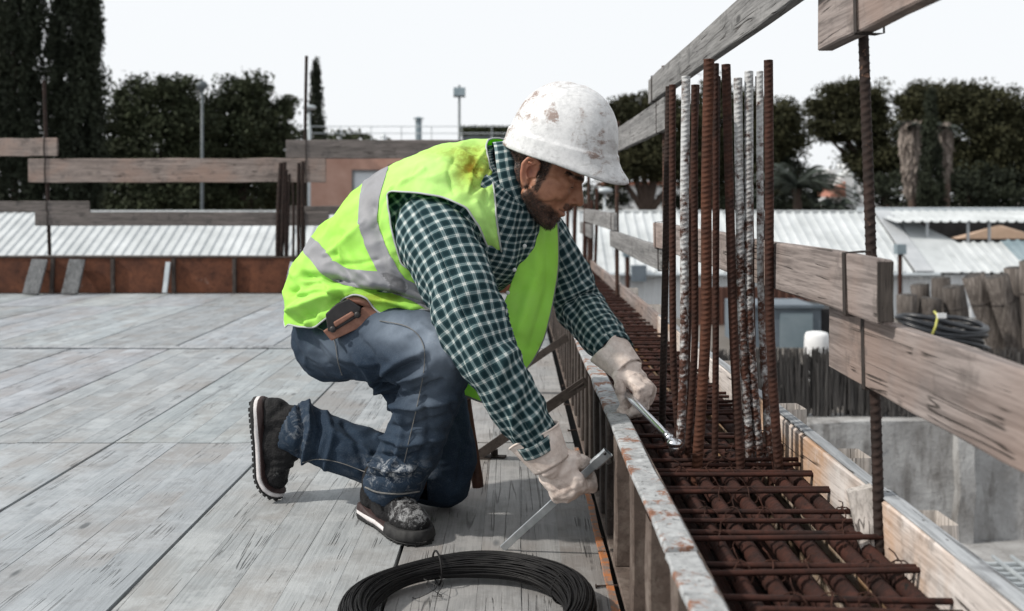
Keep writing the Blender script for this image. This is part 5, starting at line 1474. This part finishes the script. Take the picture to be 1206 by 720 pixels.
# --- boots
def boot(frame_o, fw, up, bend, name_lab, dust_toe):
    fw = unit(fw); up = unit(np.asarray(up) - fw * np.dot(up, fw)); lat = np.cross(up, fw)
    def xf(P):
        P = np.array(P, float)
        x, y, z = P[:, 0].copy(), P[:, 1], P[:, 2].copy()
        if bend:
            xb = .105; t = np.clip((x - xb) / .09, 0, None); a = bend * np.clip(t, 0, 1)
            dx = np.maximum(x - xb, 0)
            Rr = .09 / bend
            nx = np.where(dx > 0, xb + (Rr - z) * np.sin(a) + np.where(t > 1, (dx - .09) * np.cos(bend), 0), x)
            nzz = np.where(dx > 0, Rr - (Rr - z) * np.cos(a) + np.where(t > 1, (dx - .09) * np.sin(bend), 0), z)
            x, z = nx, nzz
        return frame_o + x[:, None] * fw + y[:, None] * lat + z[:, None] * up
    def wdt(x):   # half width of the sole
        return np.interp(x, [-.088, -.08, -.06, -.02, .03, .08, .12, .16, .185, .2, .208], [.0, .022, .034, .036, .034, .040, .046, .044, .034, .020, .0])
    up_g = join(ellip((-.040, 0, .055), (.044, .035, .048)), rcone((-.022, 0, .06), .038, (-.018, 0, .105), .042), rcone((0, 0, .085), .041, (.125, 0, .052), .036), ellip((.135, 0, .045), (.068, .044, .036)), ellip((.05, 0, .045), (.09, .037, .04)), ellip((.165, 0, .042), (.036, .036, .030)), rcone((.0, 0, .105), .040, (.07, 0, .078), .036))
    v, f, n_ = remesh(up_g, .0035, 4)
    v[:, 2] = np.maximum(v[:, 2], .024)
    v += n_ * (noise_arr(v, 55, 2) * .0022)[:, None]
    v += n_ * ((-.0035 * np.exp(-((v[:, 0] - .095) / .006) ** 2) - .003 * np.exp(-((v[:, 0] - .075) / .005) ** 2)) * (v[:, 2] > .05))[:, None]
    b_ = obj('boot', (xf(v), f), M['boot_leather'], W, True)
    attr(b_, 'dust', .12 + dust_toe * sstep(v[:, 0], .06, .15) * sstep(v[:, 2], .03, .06) + .25 * (noise_arr(v, 25, 2) > .05))
    b_['label'] = name_lab
    xs = np.linspace(-.0878, .2078, 48)
    def slab(z0, z1, grow0, grow1, xs=xs):
        xx = np.concatenate([xs, xs[::-1]]); ss = np.concatenate([np.ones(48), -np.ones(48)])
        rr = []
        for z, g in ((z0, grow0), (z0 + .002, grow0 + .002), ((z0 + z1) / 2, (grow0 + grow1) / 2 + .0025), (z1 - .002, grow1 + .001), (z1, grow1 - .002)):
            w = wdt(xx) + g * (wdt(xx) > 0)
            zz = np.full(96, z)
            if z == z1 or z == z1 - .002: zz = zz + .012 * np.exp(-((xx + .05) / .04) ** 2)
            rr.append(np.stack([xx * (1 + g * 2), ss * w, zz], 1))
        return np.array(rr)
    md = slab(.010, .022, .002, .003)
    s = loft(md); obj('midsole', (xf(s[0]), s[1]), M['boot_midsole'], b_, True)
    s = loft(slab(.023, .029, .0035, .002)); obj('trim', (xf(s[0]), s[1]), M['boot_trim'], b_, True)
    s = loft(slab(.0045, .0105, .003, .0035)); obj('outsole', (xf(s[0]), s[1]), M['boot_rubber'], b_, True)
    if not bend:
      s = loft(slab(.0115, .036, .0062, .0030, np.linspace(.10, .2078, 48))); obj('toe_rand', (xf(s[0]), s[1]), M['boot_rubber'], b_, True)
    lg = []
    for x in np.arange(-.08, .2, .0145):
        w = float(wdt(x + .004)) + .0015
        if w < .012: continue
        for sg in (-1, 1):
            lg.append(box((x, min(sg * w, sg * w * .45), .0), (x + .0095, max(sg * w, sg * w * .45), .0046)))
    g = join(*lg); tag(obj('tread', (xf(g[0]), g[1]), M['boot_rubber'], b_), kind='stuff')
    # laces over the instep
    for k, x in enumerate((.035, .052, .069, .086)):
        zt_ = .118 - (x - .035) * .62
        pts = [(x, -.030, zt_ - .016), (x + .004, -.014, zt_), (x, .0, zt_ + .003), (x + .004, .014, zt_), (x, .030, zt_ - .016)]
        obj('lace', (lambda g: (xf(g[0]), g[1]))(tube(pts, .0024, 6)), M['boot_rubber'], b_, True)
    return b_
heel_r = np.array([-.382, 2.535, 0.0]); toe_r = np.array([-.212, 2.298, 0.0])
fr = unit(toe_r - heel_r)
boot(heel_r + fr * .088, fr, (0, 0, 1), 0, 'front boot planted flat, toe whitened with cement', .9)
hl_w = at(297, 468, 2.66)
fl = unit(np.array([.10, -.02, -1.0]))
boot(hl_w + fl * .088, fl, (1, -.12, .1), .95, 'rear boot up on its toe, white sole facing left', .35)

# --- torso rings shared by shirt and vest: back point, front point, half width
ringsK = [((378, 392, 2.60), (500, 440, 2.46), .170), ((362, 354, 2.61), (515, 405, 2.45), .178), ((369, 309, 2.61), (540, 370, 2.42), .182), ((412, 255, 2.59), (560, 335, 2.41), .180), ((465, 207, 2.56), (585, 305, 2.39), .186), ((520, 181, 2.53), (605, 275, 2.38), .190), ((561, 169, 2.505), (618, 250, 2.385), .160), ((588, 166, 2.48), (622, 232, 2.40), .080)]
KB = np.array([at(*k[0]) for k in ringsK]); KF = np.array([at(*k[1]) for k in ringsK]); KA = np.array([k[2] for k in ringsK])
KL = np.array([unit(v) for v in ((.5, .86, 0), (.5, .86, 0), (.5, .86, 0), (.53, .84, .0), (.57, .82, .02), (.6, .8, .03), (.6, .8, .03), (.6, .8, .03))])
def torso(nr, nt_, grow=0.0, scale=1.0, v0=0.0, v1=1.0):
    tt = np.linspace(v0, v1, nr) * (len(KB) - 1)
    def cr(K):
        full = catmull(K, 701); return np.stack([np.interp(tt, np.linspace(0, len(KB) - 1, 701), full[:, i]) for i in range(full.shape[1])], 1)
    B_, F_, A_, L2 = cr(KB), cr(KF), cr(KA)[:, 0], cr(KL)
    C_, T_ = (B_ + F_) / 2, (F_ - B_) / 2
    th = np.linspace(-np.pi / 2, 1.5 * np.pi, nt_ + 1)[:-1]
    cs, sn = np.cos(th), np.sin(th)
    c2, s2 = np.sign(cs) * np.abs(cs) ** .82, np.sign(sn) * np.abs(sn) ** .9
    bl = np.linalg.norm(T_, axis=1)
    R = C_[:, None, :] + (T_ / bl[:, None])[:, None, :] * (s2[None, :, None] * (bl * scale + grow)[:, None, None]) + L2[:, None, :] * (c2[None, :, None] * (A_ * scale + grow)[:, None, None])
    return R, th
def loop_uv(R, su=1.0):
    """metres along and around, so that the check keeps its size"""
    n, m = R.shape[:2]
    seg = np.linalg.norm(np.diff(R, axis=1), axis=2).mean(0); u = np.concatenate([[0], np.cumsum(seg)])
    vl = np.linalg.norm(np.diff(R, axis=0), axis=2).mean(1); v = np.concatenate([[0], np.cumsum(vl)])
    return np.stack([np.broadcast_to(u[None, :], (n, m)), np.broadcast_to(v[:, None], (n, m))], 2).reshape(-1, 2)
def cloth_grid(name, R, mt, parent, closed=True, thick=.0018):
    """loft whose seam column is doubled so that the UVs do not wrap"""
    if closed: R = np.concatenate([R, R[:, :1]], 1)
    v, f = loft(R, False, False)
    o = obj(name, (v, f, loop_uv(R)), M[mt], parent, True)
    if thick:
        s = o.modifiers.new('cloth', 'SOLIDIFY'); s.thickness = thick; s.offset = -1
    return o
KF_v = KF.copy(); KF = KF + np.array([[0, 0, 0]] * 3 + [[.055, 0, -.03], [.06, 0, -.03], [.04, 0, -.02], [.02, 0, -.01], [0, 0, 0]])
R, th = torso(60, 120, -.014, .96, .30, 1.0)
KF = KF_v
sv, sf = loft(R, True, False); Ns = normals(sv, sf)
if ((sv - sv.mean(0)) * Ns).sum() < 0: Ns = -Ns
sv = folds(sv, Ns, [([(470, 235), (480, 270), (490, 300)], 6, -.006), ([(490, 232), (505, 260), (515, 300)], 6, .006), ([(600, 260), (605, 290), (600, 330)], 5, .006), ([(612, 255), (620, 280), (612, 320)], 5, -.006), ([(625, 270), (628, 300), (618, 340)], 5, .006)])
sv += Ns * (noise_arr(sv, 18, 2) * .007)[:, None]
shirt = cloth_grid('shirt', sv.reshape(R.shape), 'plaid', W)

def sleeve(pts, name, fold_amp, seed, elbow_t, n=90, m=72, flat=1.0):
    rs = np.random.RandomState(seed)
    C_ = catmull([at(p[0], p[1], p[2]) for p in pts], n); r = catmull([p[3] for p in pts], n)[:, 0] * .955
    T, A, B = frames(C_, (0, -1, 0.2))
    th = np.linspace(0, 2 * np.pi, m, endpoint=False)
    L = np.concatenate([[0], np.cumsum(np.linalg.norm(np.diff(C_, axis=0), axis=1))])
    tt = L / L[-1]
    amp = fold_amp * (.5 + 1.2 * np.exp(-((tt - elbow_t) / .16) ** 2) + .7 * np.exp(-((tt - .86) / .08) ** 2)) * sstep(1 - tt, .05, .12)
    D_ = np.zeros((n, m))
    for i in range(n):
        for j in range(m):
            a = th[j]; q = (math.cos(a) * .9, math.sin(a) * .9, L[i] * 16 + .35 * math.cos(a + 1.0) * 3)
            nn = mnoise.noise(Vector((q[0] + seed, q[1], q[2])))
            n2 = mnoise.noise(Vector((q[0] * 2 + seed + 9, q[1] * 2, q[2] * 1.7)))
            D_[i, j] = amp[i] * ((1 - abs(nn) * 2.2) * .8 + n2 * .5)
    # stitched cuff: straight band at the end
    rr = r[:, None] + D_
    R = C_[:, None, :] + rr[:, :, None] * (np.cos(th)[None, :, None] * A[:, None, :] + flat * np.sin(th)[None, :, None] * B[:, None, :])
    o = cloth_grid(name, R, 'plaid', shirt)
    # cuff
    k0 = int(n * .875)
    Rc = C_[k0:, None, :] + (r[k0:, None] + .0035)[:, :, None] * (np.cos(th)[None, :, None] * A[k0:, None, :] + flat * np.sin(th)[None, :, None] * B[k0:, None, :])
    c = cloth_grid('cuff', Rc, 'plaid', o, thick=.003)
    c.data.uv_layers[0].data.foreach_set('uv', (lambda a: (a.reshape(-1, 2)[:, ::-1] * 1.0 + .007).ravel())(np.array([x for d in c.data.uv_layers[0].data for x in d.uv], np.float32)))
    return o
sleeve([(496, 256, 2.40, .068), (510, 276, 2.34, .092), (533, 320, 2.27, .088), (556, 380, 2.205, .074), (579, 427, 2.175, .063), (607, 476, 2.18, .055), (628, 509, 2.19, .053), (638, 526, 2.195, .050)], 'sleeve', .0095, 3, .55)
sleeve([(628, 262, 2.57, .066), (648, 292, 2.575, .066), (668, 330, 2.595, .064), (684, 362, 2.585, .060), (703, 388, 2.51, .056), (718, 407, 2.45, .050), (725, 416, 2.42, .047)], 'sleeve', .0085, 8, .5)
# collar: stand and fall, open at the throat
nC = at(600, 216, 2.435); nn_ = unit(np.array([.95, -.05, .27])); e1 = unit(hl - nn_ * np.dot(hl, nn_)); e2 = np.cross(e1, nn_); e2 = -e2 if e2[2] > 0 else e2
ca = np.linspace(-2.75, 2.75, 80)     # 0 = nape, open at +-pi (throat)
R = []
for k, (ra, rb, ax) in enumerate(((.064, .088, .020), (.066, .091, .028), (.072, .096, .029), (.077, .101, .020), (.079, .103, .004), (.082, .106, -.014))):
    pt = np.clip((np.abs(ca) - 1.9) / .85, 0, 1) ** 2
    ax_ = ax - (.014 * pt if k >= 4 else 0) + .004 * np.sin(ca * 3)
    R.append(nC + (ra * np.sin(ca))[:, None] * (-e1) + (-rb * np.cos(ca))[:, None] * e2 + np.asarray(ax_ + 0 * ca)[:, None] * nn_ + (pt * (.016 if k >= 4 else 0))[:, None] * (e2))
cloth_grid('collar', np.array(R), 'plaid', shirt, False, .002)
# dark placket edge and buttons down the front
fr_pts = [at(*p) for p in ((628, 262, 2.385), (618, 290, 2.375), (606, 318, 2.37), (598, 345, 2.365))]
for q in fr_pts[1:]: obj('button', ellip(q, (.005, .0025, .005), n=10, k=6), M['button'], shirt, True)

# --- safety vest
ARM = [(456, 226), (489, 228), (522, 233), (549, 245), (564, 269), (575, 296), (582, 316), (584, 350), (565, 385), (535, 372), (522, 346), (503, 327), (474, 312), (463, 274)]
FRONT = [(593, 130), (584, 170), (581, 195), (582, 222), (587, 262), (592, 300), (592, 334), (588, 352), (600, 520), (760, 520), (760, 130)]
HEM = [(300, 420), (340, 383), (353, 386), (371, 387), (390, 372), (404, 354), (418, 346), (430, 350), (438, 362), (446, 371), (470, 369), (500, 365), (530, 374), (560, 395), (600, 410), (600, 560), (300, 560)]
NRV, NTV = 230, 300
R, th = torso(NRV, NTV, .006, 1.0)
vv, vf = loft(R, True, False); Nv = normals(vv, vf)
ctr = R.mean(1).repeat(NTV, 0)
if ((vv - ctr) * Nv).sum() < 0: Nv = -Nv; vf = [f[::-1] for f in vf]
thv = np.tile(th, NRV); tv = np.repeat(np.linspace(0, 1, NRV), NTV)
vlst = [([(345, 365), (375, 352), (400, 340), (440, 338)], 6, .012), ([(352, 378), (380, 365), (405, 348)], 5, -.008), ([(342, 345), (365, 335), (395, 330)], 5, -.008), ([(360, 325), (390, 328), (425, 338), (470, 350)], 5, -.011), ([(395, 345), (430, 352), (470, 356), (510, 362)], 5, .009), ([(420, 340), (455, 345), (500, 356)], 4, -.010),
        ([(405, 290), (425, 320), (450, 335)], 7, .007), ([(440, 330), (480, 345), (515, 362)], 6, .006), ([(395, 300), (412, 325)], 5, -.006), ([(455, 290), (465, 315), (490, 335)], 6, .006), ([(440, 245), (447, 275), (455, 300)], 7, -.005),
        ([(560, 240), (572, 262), (582, 290)], 5, .006), ([(555, 225), (575, 215), (588, 200)], 5, -.006), ([(520, 190), (545, 205), (575, 230)], 6, .004), ([(480, 205), (510, 215), (545, 222)], 7, -.003), ([(584, 250), (587, 290), (588, 330)], 4, .007), ([(540, 180), (560, 190), (580, 205)], 5, .004),
        ([(430, 262), (405, 285), (382, 300)], 3.5, .0035), ([(470, 215), (452, 240), (440, 268)], 3, -.003), ([(500, 200), (480, 212), (462, 222)], 3, .003), ([(570, 180), (556, 200), (552, 226)], 3, .0035), ([(580, 190), (570, 212), (572, 240)], 3, -.0035), ([(535, 186), (528, 205), (535, 228)], 3, -.003), ([(400, 310), (420, 312), (445, 306)], 3, -.004), ([(375, 330), (395, 340), (400, 352)], 3, .005), ([(350, 352), (372, 345), (392, 345)], 3, -.005), ([(455, 352), (480, 362), (505, 364)], 3, .005),
        ([(355, 340), (352, 360), (362, 380)], 5, .008), ([(375, 370), (385, 360), (395, 350)], 4, .006)]
vv = folds(vv, Nv, [(q, w_ * .85, h_ * 1.7) for q, w_, h_ in vlst])
rdg = 1 - 2.6 * np.abs(noise_arr(vv, (9, 9, 13), 2)); vv += Nv * (np.clip(rdg, -.4, 1) * .0050 + noise_arr(vv, 14, 3) * .005)[:, None]
vv += Nv * (sstep(1 - tv, .84, 1.0) * .006 * (1 + .8 * np.sin(thv * 7)))[:, None]
Nv2 = normals(vv, vf)
pv = proj(vv); tw_ = np.array([0, 0, CAM_H]) - vv; tw_ /= np.linalg.norm(tw_, axis=1)[:, None]
facing = (Nv2 * tw_).sum(1) > -.05
dele = (facing & (in_poly(pv, ARM) | in_poly(pv, FRONT) | in_poly(pv, HEM)))
dele |= (~facing) & (np.sin(thv) > .15)
dele |= (np.cos(thv) > 0) & (np.sin(thv) > -.1) & (tv > .15)
dele |= (~facing) & (tv < .10)
def sub(V, Fc, keep, it=12):
    """faces whose corners are all kept, with their outline smoothed; also the outline loops"""
    f2 = [f for f in Fc if all(keep[i] for i in f)]
    used = sorted({i for f in f2 for i in f}); mp = {k: i for i, k in enumerate(used)}
    P = V[used].copy(); f2 = [tuple(mp[i] for i in f) for f in f2]
    cnt = {}
    for f in f2:
        for a, b_ in zip(f, f[1:] + f[:1]):
            e = (min(a, b_), max(a, b_)); cnt[e] = cnt.get(e, 0) + 1
    nb = {}
    for (a, b_), c in cnt.items():
        if c == 1: nb.setdefault(a, []).append(b_); nb.setdefault(b_, []).append(a)
    ks = [k for k in nb if len(nb[k]) == 2]
    for _ in range(it):
        Q = P.copy()
        for k in ks: Q[k] = P[k] * .4 + (P[nb[k][0]] + P[nb[k][1]]) * .3
        P = Q
    loops, seen = [], set()
    for s in nb:
        if s in seen: continue
        lp, cur, prev = [s], s, None
        seen.add(s)
        while True:
            nx = [q for q in nb[cur] if q != prev and (q not in seen or q == s)]
            if not nx or nx[0] == s: break
            prev, cur = cur, nx[0]; seen.add(cur); lp.append(cur)
        loops.append(lp)
    return P, f2, loops, used
P, f2, loops, used = sub(vv, vf, ~dele)
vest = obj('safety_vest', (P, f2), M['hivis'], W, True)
s = vest.modifiers.new('cloth', 'SOLIDIFY'); s.thickness = .0018; s.offset = -1
pp = proj(P)
attr(vest, 'soil', 1.0 * np.exp(-(np.linalg.norm((pp - [556, 200]) / [20, 22], axis=1)) ** 2) + .8 * np.exp(-(np.linalg.norm((pp - [590, 330]) / [8, 30], axis=1)) ** 2) + .7 * np.exp(-(np.linalg.norm((pp - [585, 185]) / [10, 16], axis=1)) ** 2) + .5 * np.exp(-(np.linalg.norm((pp - [440, 352]) / [30, 8], axis=1)) ** 2) + .35 * np.exp(-(np.linalg.norm((pp - [540, 178]) / [50, 8], axis=1)) ** 2))
attr(vest, 'painted_light', .75 * sstep(tv[used], .42, .80))  # painted light: cloth colour grows paler towards the shoulders
for lp in loops:
    if len(lp) < 40: continue
    Q = P[lp]
    for _ in range(3): Q = (np.roll(Q, 1, 0) + Q * 2 + np.roll(Q, -1, 0)) / 4
    Q = np.concatenate([Q, Q[:1]])
    obj('piping', tube(Q, .0023, 6, False), M['piping'], vest, True)
TAPE1 = [(446, 195), (437, 225), (434, 245), (433, 262), (443, 292), (458, 322), (470, 338)]
TAPE2 = [(345, 272), (372, 298), (385, 314), (404, 326), (430, 330), (455, 330), (477, 340), (504, 354), (535, 372)]
for poly, hw in ((TAPE1, 12.5), (TAPE2, 11.5)):
    d = seg_dist(pp, poly)
    n2 = normals(P, f2)
    fc = (n2 * (np.array([0, 0, CAM_H]) - P)).sum(1) > -.02
    Pt, ft_, _, _ = sub(P + n2 * .0016, f2, (d < hw) & fc, 8)
    obj('reflective_tape', (Pt, ft_), M['reflective_tape'], vest, True)
# the far front flap hanging open, lit through
flap = [[(612, 240, 2.44), (640, 250, 2.47), (655, 252, 2.52)], [(612, 280, 2.43), (640, 285, 2.45), (657, 283, 2.50)], [(606, 320, 2.42), (636, 325, 2.43), (656, 322, 2.49)], [(590, 365, 2.41), (622, 368, 2.40), (648, 368, 2.47)], [(566, 410, 2.40), (604, 412, 2.38), (636, 408, 2.45)], [(548, 445, 2.40), (585, 446, 2.37), (615, 440, 2.42)], [(548, 466, 2.40), (572, 474, 2.37), (588, 466, 2.40)]]
G = np.array([[at(*q) for q in r] for r in flap])
G1 = np.array([catmull(r, 40) for r in G])
G2 = np.stack([catmull(G1[:, j], 90) for j in range(40)], 1)
fv, ff = loft(G2, False, False); nf = normals(fv, ff)
fv = folds(fv, nf if nf[:, 1].mean() < 0 else -nf, [([(628, 262), (632, 320), (610, 390)], 6, .007), ([(645, 270), (645, 340), (625, 410)], 5, -.006), ([(600, 380), (585, 420), (570, 455)], 6, .006)])
fv += np.array([0, 1, 0]) * (noise_arr(fv, 14, 2) * .006)[:, None]
G2 = fv.reshape(G2.shape)
fl_o = obj('vest_flap', (fv, ff), M['hivis'], vest, True)
attr(fl_o, 'soil', np.zeros(len(fv))); attr(fl_o, 'painted_light', np.zeros(len(fv)))
s = fl_o.modifiers.new('cloth', 'SOLIDIFY'); s.thickness = .0018
edge = np.concatenate([G2[:, -1], G2[-1, ::-1]])
obj('piping', tube(edge, .0030, 6), M['piping_dark'], vest, True)
tp = G2[50:58, :] + np.array([0, -.004, 0]); g = loft(tp, False, False); obj('inner_tape', g, M['hivis'], fl_o, True)

# --- gloves
def glove(wr, x, y_thumb, mirror, curls, thumb, scale=1.0, fold_seed=1, cuff_len=.05, cuff_r=(.052, .046, .040)):
    x = unit(x); y = unit(np.asarray(y_thumb) - x * np.dot(y_thumb, x)); z = np.cross(x, y) * (-1 if mirror else 1)
    FR = np.stack([x, y, z])
    def X(p): return np.asarray(wr) + (np.asarray(p, float) * scale) @ FR
    parts = [ellip((.050, .0, -.002), (.060, .045, .024)), ellip((.078, .002, .000), (.036, .047, .0205)), ellip((.025, .012, -.008), (.04, .034, .025)), rcone((-.02, 0, 0), .034, (.02, 0, 0), .036)]
    for (yy, ln, r), cu in zip(((.034, 1.0, .0125), (.0115, 1.08, .013), (-.0115, 1.0, .0125), (-.033, .82, .0112)), curls):
        p = np.array([.092, yy, .000]); a = 0.0; pts = [(p - np.array([.02, 0, 0]), r * 1.02), (p, r * 1.05)]
        for L, c in zip((.046, .030, .022), cu):
            a += math.radians(c)
            p = p + L * ln * np.array([math.cos(a), -.03 * yy / .03 * .3, -math.sin(a)]); pts.append((p, r)); r *= .95
        parts.append(chain(pts))
    tp = [(np.array(q, float), r) for q, r in thumb]
    parts.append(chain(tp))
    v, f, n_ = remesh(join(*parts), .0030, 3)
    v = v + n_ * (noise_arr(v, 38, 2, fold_seed) * .0042)[:, None] + n_ * (noise_arr(v * np.array([1, .4, 1]), 75, 2, fold_seed + 3) * .0022)[:, None]
    # knuckle creases
    wv = np.concatenate([X(v)])
    fc = [q[::-1] for q in f] if mirror else f
    g = obj('glove', (wv, fc), M['glove_cloth'], W, True)
    attr(g, 'dust', .75 * (noise_arr(v, 16, 2, 5) > -.02))
    # loose open cuff
    n, m = 16, 48
    t = np.linspace(0, 1, n); th = np.linspace(0, 2 * np.pi, m, endpoint=False)
    r = np.interp(t, [0, .5, 1], cuff_r)
    R = np.zeros((n, m, 3))
    for i in range(n):
        w = r[i] * (1 + .10 * np.sin(3 * th + fold_seed) * (1 - t[i]) + .05 * np.sin(7 * th + fold_seed * 2) * (1 - t[i] * .6))
        R[i] = np.stack([-cuff_len + (cuff_len + .025) * t[i] + .006 * np.sin(2 * th + 1) * (1 - t[i]), w * np.cos(th) * 1.08, w * np.sin(th) * .92], 1)
    c = loft(R, True, False)
    o = obj('glove_cuff', (X(c[0]), c[1]), M['glove_cloth'], g, True)
    s = o.modifiers.new('cloth', 'SOLIDIFY'); s.thickness = .0028; s.offset = -1
    attr(o, 'dust', np.full(len(c[0]), .4))
    rim = np.concatenate([R[0], R[0][:1]])
    obj('cuff_hem', (lambda q: (X(q[0]), q[1]))(tube(rim, .0022, 6, False)), M['glove_cloth'], g, True)
    return g, X
BAR0, BAR1 = at(592, 648, 2.268), at(715, 534, 2.15)
BAR0[2] = .004
ydir = unit(BAR1 - BAR0)
xdir = unit(np.array([.50, -.05, -.80]))
wrR = at(643, 535, 2.19)
g1, X1 = glove(wrR, xdir, ydir, False, ((58, 72, 50), (66, 76, 50), (72, 78, 52), (78, 80, 55)),
      [((.026, .034, -.010), .0165), ((.050, .052, -.020), .0145), ((.072, .050, -.042), .0130), ((.084, .034, -.056), .0115)], 1.04, 1)
g1['label'] = 'near glove gripping the flat steel bar'
TOOL0, TOOL1 = at(744, 470, 2.33), at(797, 525, 2.09)
tdir = unit(TOOL1 - TOOL0)
wrL = at(733, 428, 2.41)
g2, X2 = glove(wrL, np.array([.55, -.55, -.62]), np.array([-.55, -.75, .05]), True, ((48, 62, 45), (52, 66, 45), (58, 70, 45), (64, 72, 45)),
      [((.026, .034, -.010), .0165), ((.052, .048, -.022), .0145), ((.076, .040, -.044), .0130), ((.088, .022, -.056), .0115)], .95, 4)
g2['label'] = 'far glove over the rim holding the wrench'

# --- what he carries: pouch on the belt, tool handle
pc = thing('tool_pouch', 'brown leather tool pouch with dark buckled case under the vest hem', 'tool pouch', at(412, 380, 2.38))
def slabq(q, d, th_, mt, name, parent, back=(0, 1, 0)):
    P4 = np.array([at(a[0], a[1], d + (a[2] if len(a) > 2 else 0)) for a in q]); b4 = P4 + np.asarray(back, float) * th_
    n = len(q); f = [tuple(range(n - 1, -1, -1)), tuple(range(n, 2 * n))] + [(i, (i + 1) % n, n + (i + 1) % n, n + i) for i in range(n)]
    bmv = obj(name, (np.concatenate([P4, b4]), f), M[mt], parent)
    md = bmv.modifiers.new('soft', 'BEVEL'); md.width = .003; md.segments = 2
    return bmv
slabq([(380, 390), (390, 402), (420, 388), (447, 371), (449, 362), (438, 356), (420, 366), (400, 380)], 2.325, .03, 'brown_leather', 'flap', pc)
slabq([(383, 370), (386, 391), (396, 389), (424, 372), (425, 362), (410, 352), (396, 358)], 2.318, .03, 'dark_case', 'case', pc)
slabq([(392, 380), (395, 386), (418, 371), (414, 367)], 2.312, .01, 'brown_leather', 'strap', pc)
obj('loop', tube([at(410, 352, 2.335), at(424, 354, 2.33), at(440, 359, 2.33)], .011, 8), M['brown_leather'], pc, True)
for q in ((421, 371), (392, 388)): obj('stud', ellip(at(q[0], q[1], 2.312), (.008, .005, .008), n=12, k=8), M['dark_case'], pc, True)
hm_ = thing('hammer', 'brown wooden tool handle hanging behind the raised knee', 'hammer', at(562, 576, 2.66))
obj('handle', tube(catmull([at(545, 430, 2.66), at(552, 490, 2.66), at(559, 540, 2.66), at(563, 574, 2.66)], 12), [.012, .011, .011, .0115, .012, .0125, .013, .0135, .014, .015, .016, .015], 10, squash=.7), M['handle_wood'], hm_, True)
slabq([(540, 438), (553, 432), (561, 452), (558, 470), (546, 472)], 2.64, .03, 'brown_leather', 'holster', hm_)

# --- tools in his hands
fbx = thing('flat_bar', 'flat galvanised steel bar gripped by the near glove, lower end on the deck', 'steel bar', BAR0)
bup = unit(np.cross(ydir, np.array([0, 1, 0])))
obj('bar', beam(BAR0, BAR1 - ydir * .04, bup, .005, .0165, 6, .0002, .001), M['flat_steel'], fbx)
hd0, hd1 = BAR1 - ydir * .045, BAR1 + ydir * .004
obj('jaw', beam(hd0, hd1, bup, .010, .024, 3, .0004, .003), M['flat_steel'], fbx)
obj('jaw_tip', beam(hd1 - ydir * .012 + bup * .0, hd1 - ydir * .012 + np.array([.012, .03, -.022]), ydir, .010, .012, 2, .0003, .002), M['flat_steel'], fbx)
obj('rivet', tube([hd1 - ydir * .012 + np.array([0, -.008, .006]), hd1 - ydir * .012 + np.array([0, .004, .006])], .0035, 10), M['dark_case'], fbx, True)
wr_ = thing('socket_wrench', 'chrome wrench in the far glove reaching towards the starter bars', 'wrench', TOOL1)
obj('shaft', tube(catmull([TOOL0 - tdir * .04, TOOL0, TOOL0 + tdir * .10, TOOL1 - tdir * .03], 14), np.interp(np.linspace(0, 1, 14), [0, .4, .6, 1], [.0095, .0095, .0075, .0080]), 12), M['chrome'], wr_, True)
obj('head', join(ellip(TOOL1 - tdir * .012, (.0165, .0165, .011)), tube([TOOL1 - tdir * .012 + np.array([0, 0, -.026]), TOOL1 - tdir * .012 + np.array([0, 0, .004])], .0115, 12)), M['chrome'], wr_, True)
obj('collar', tube([TOOL1 - tdir * .040, TOOL1 - tdir * .030], .0105, 12), M['chrome'], wr_, True)
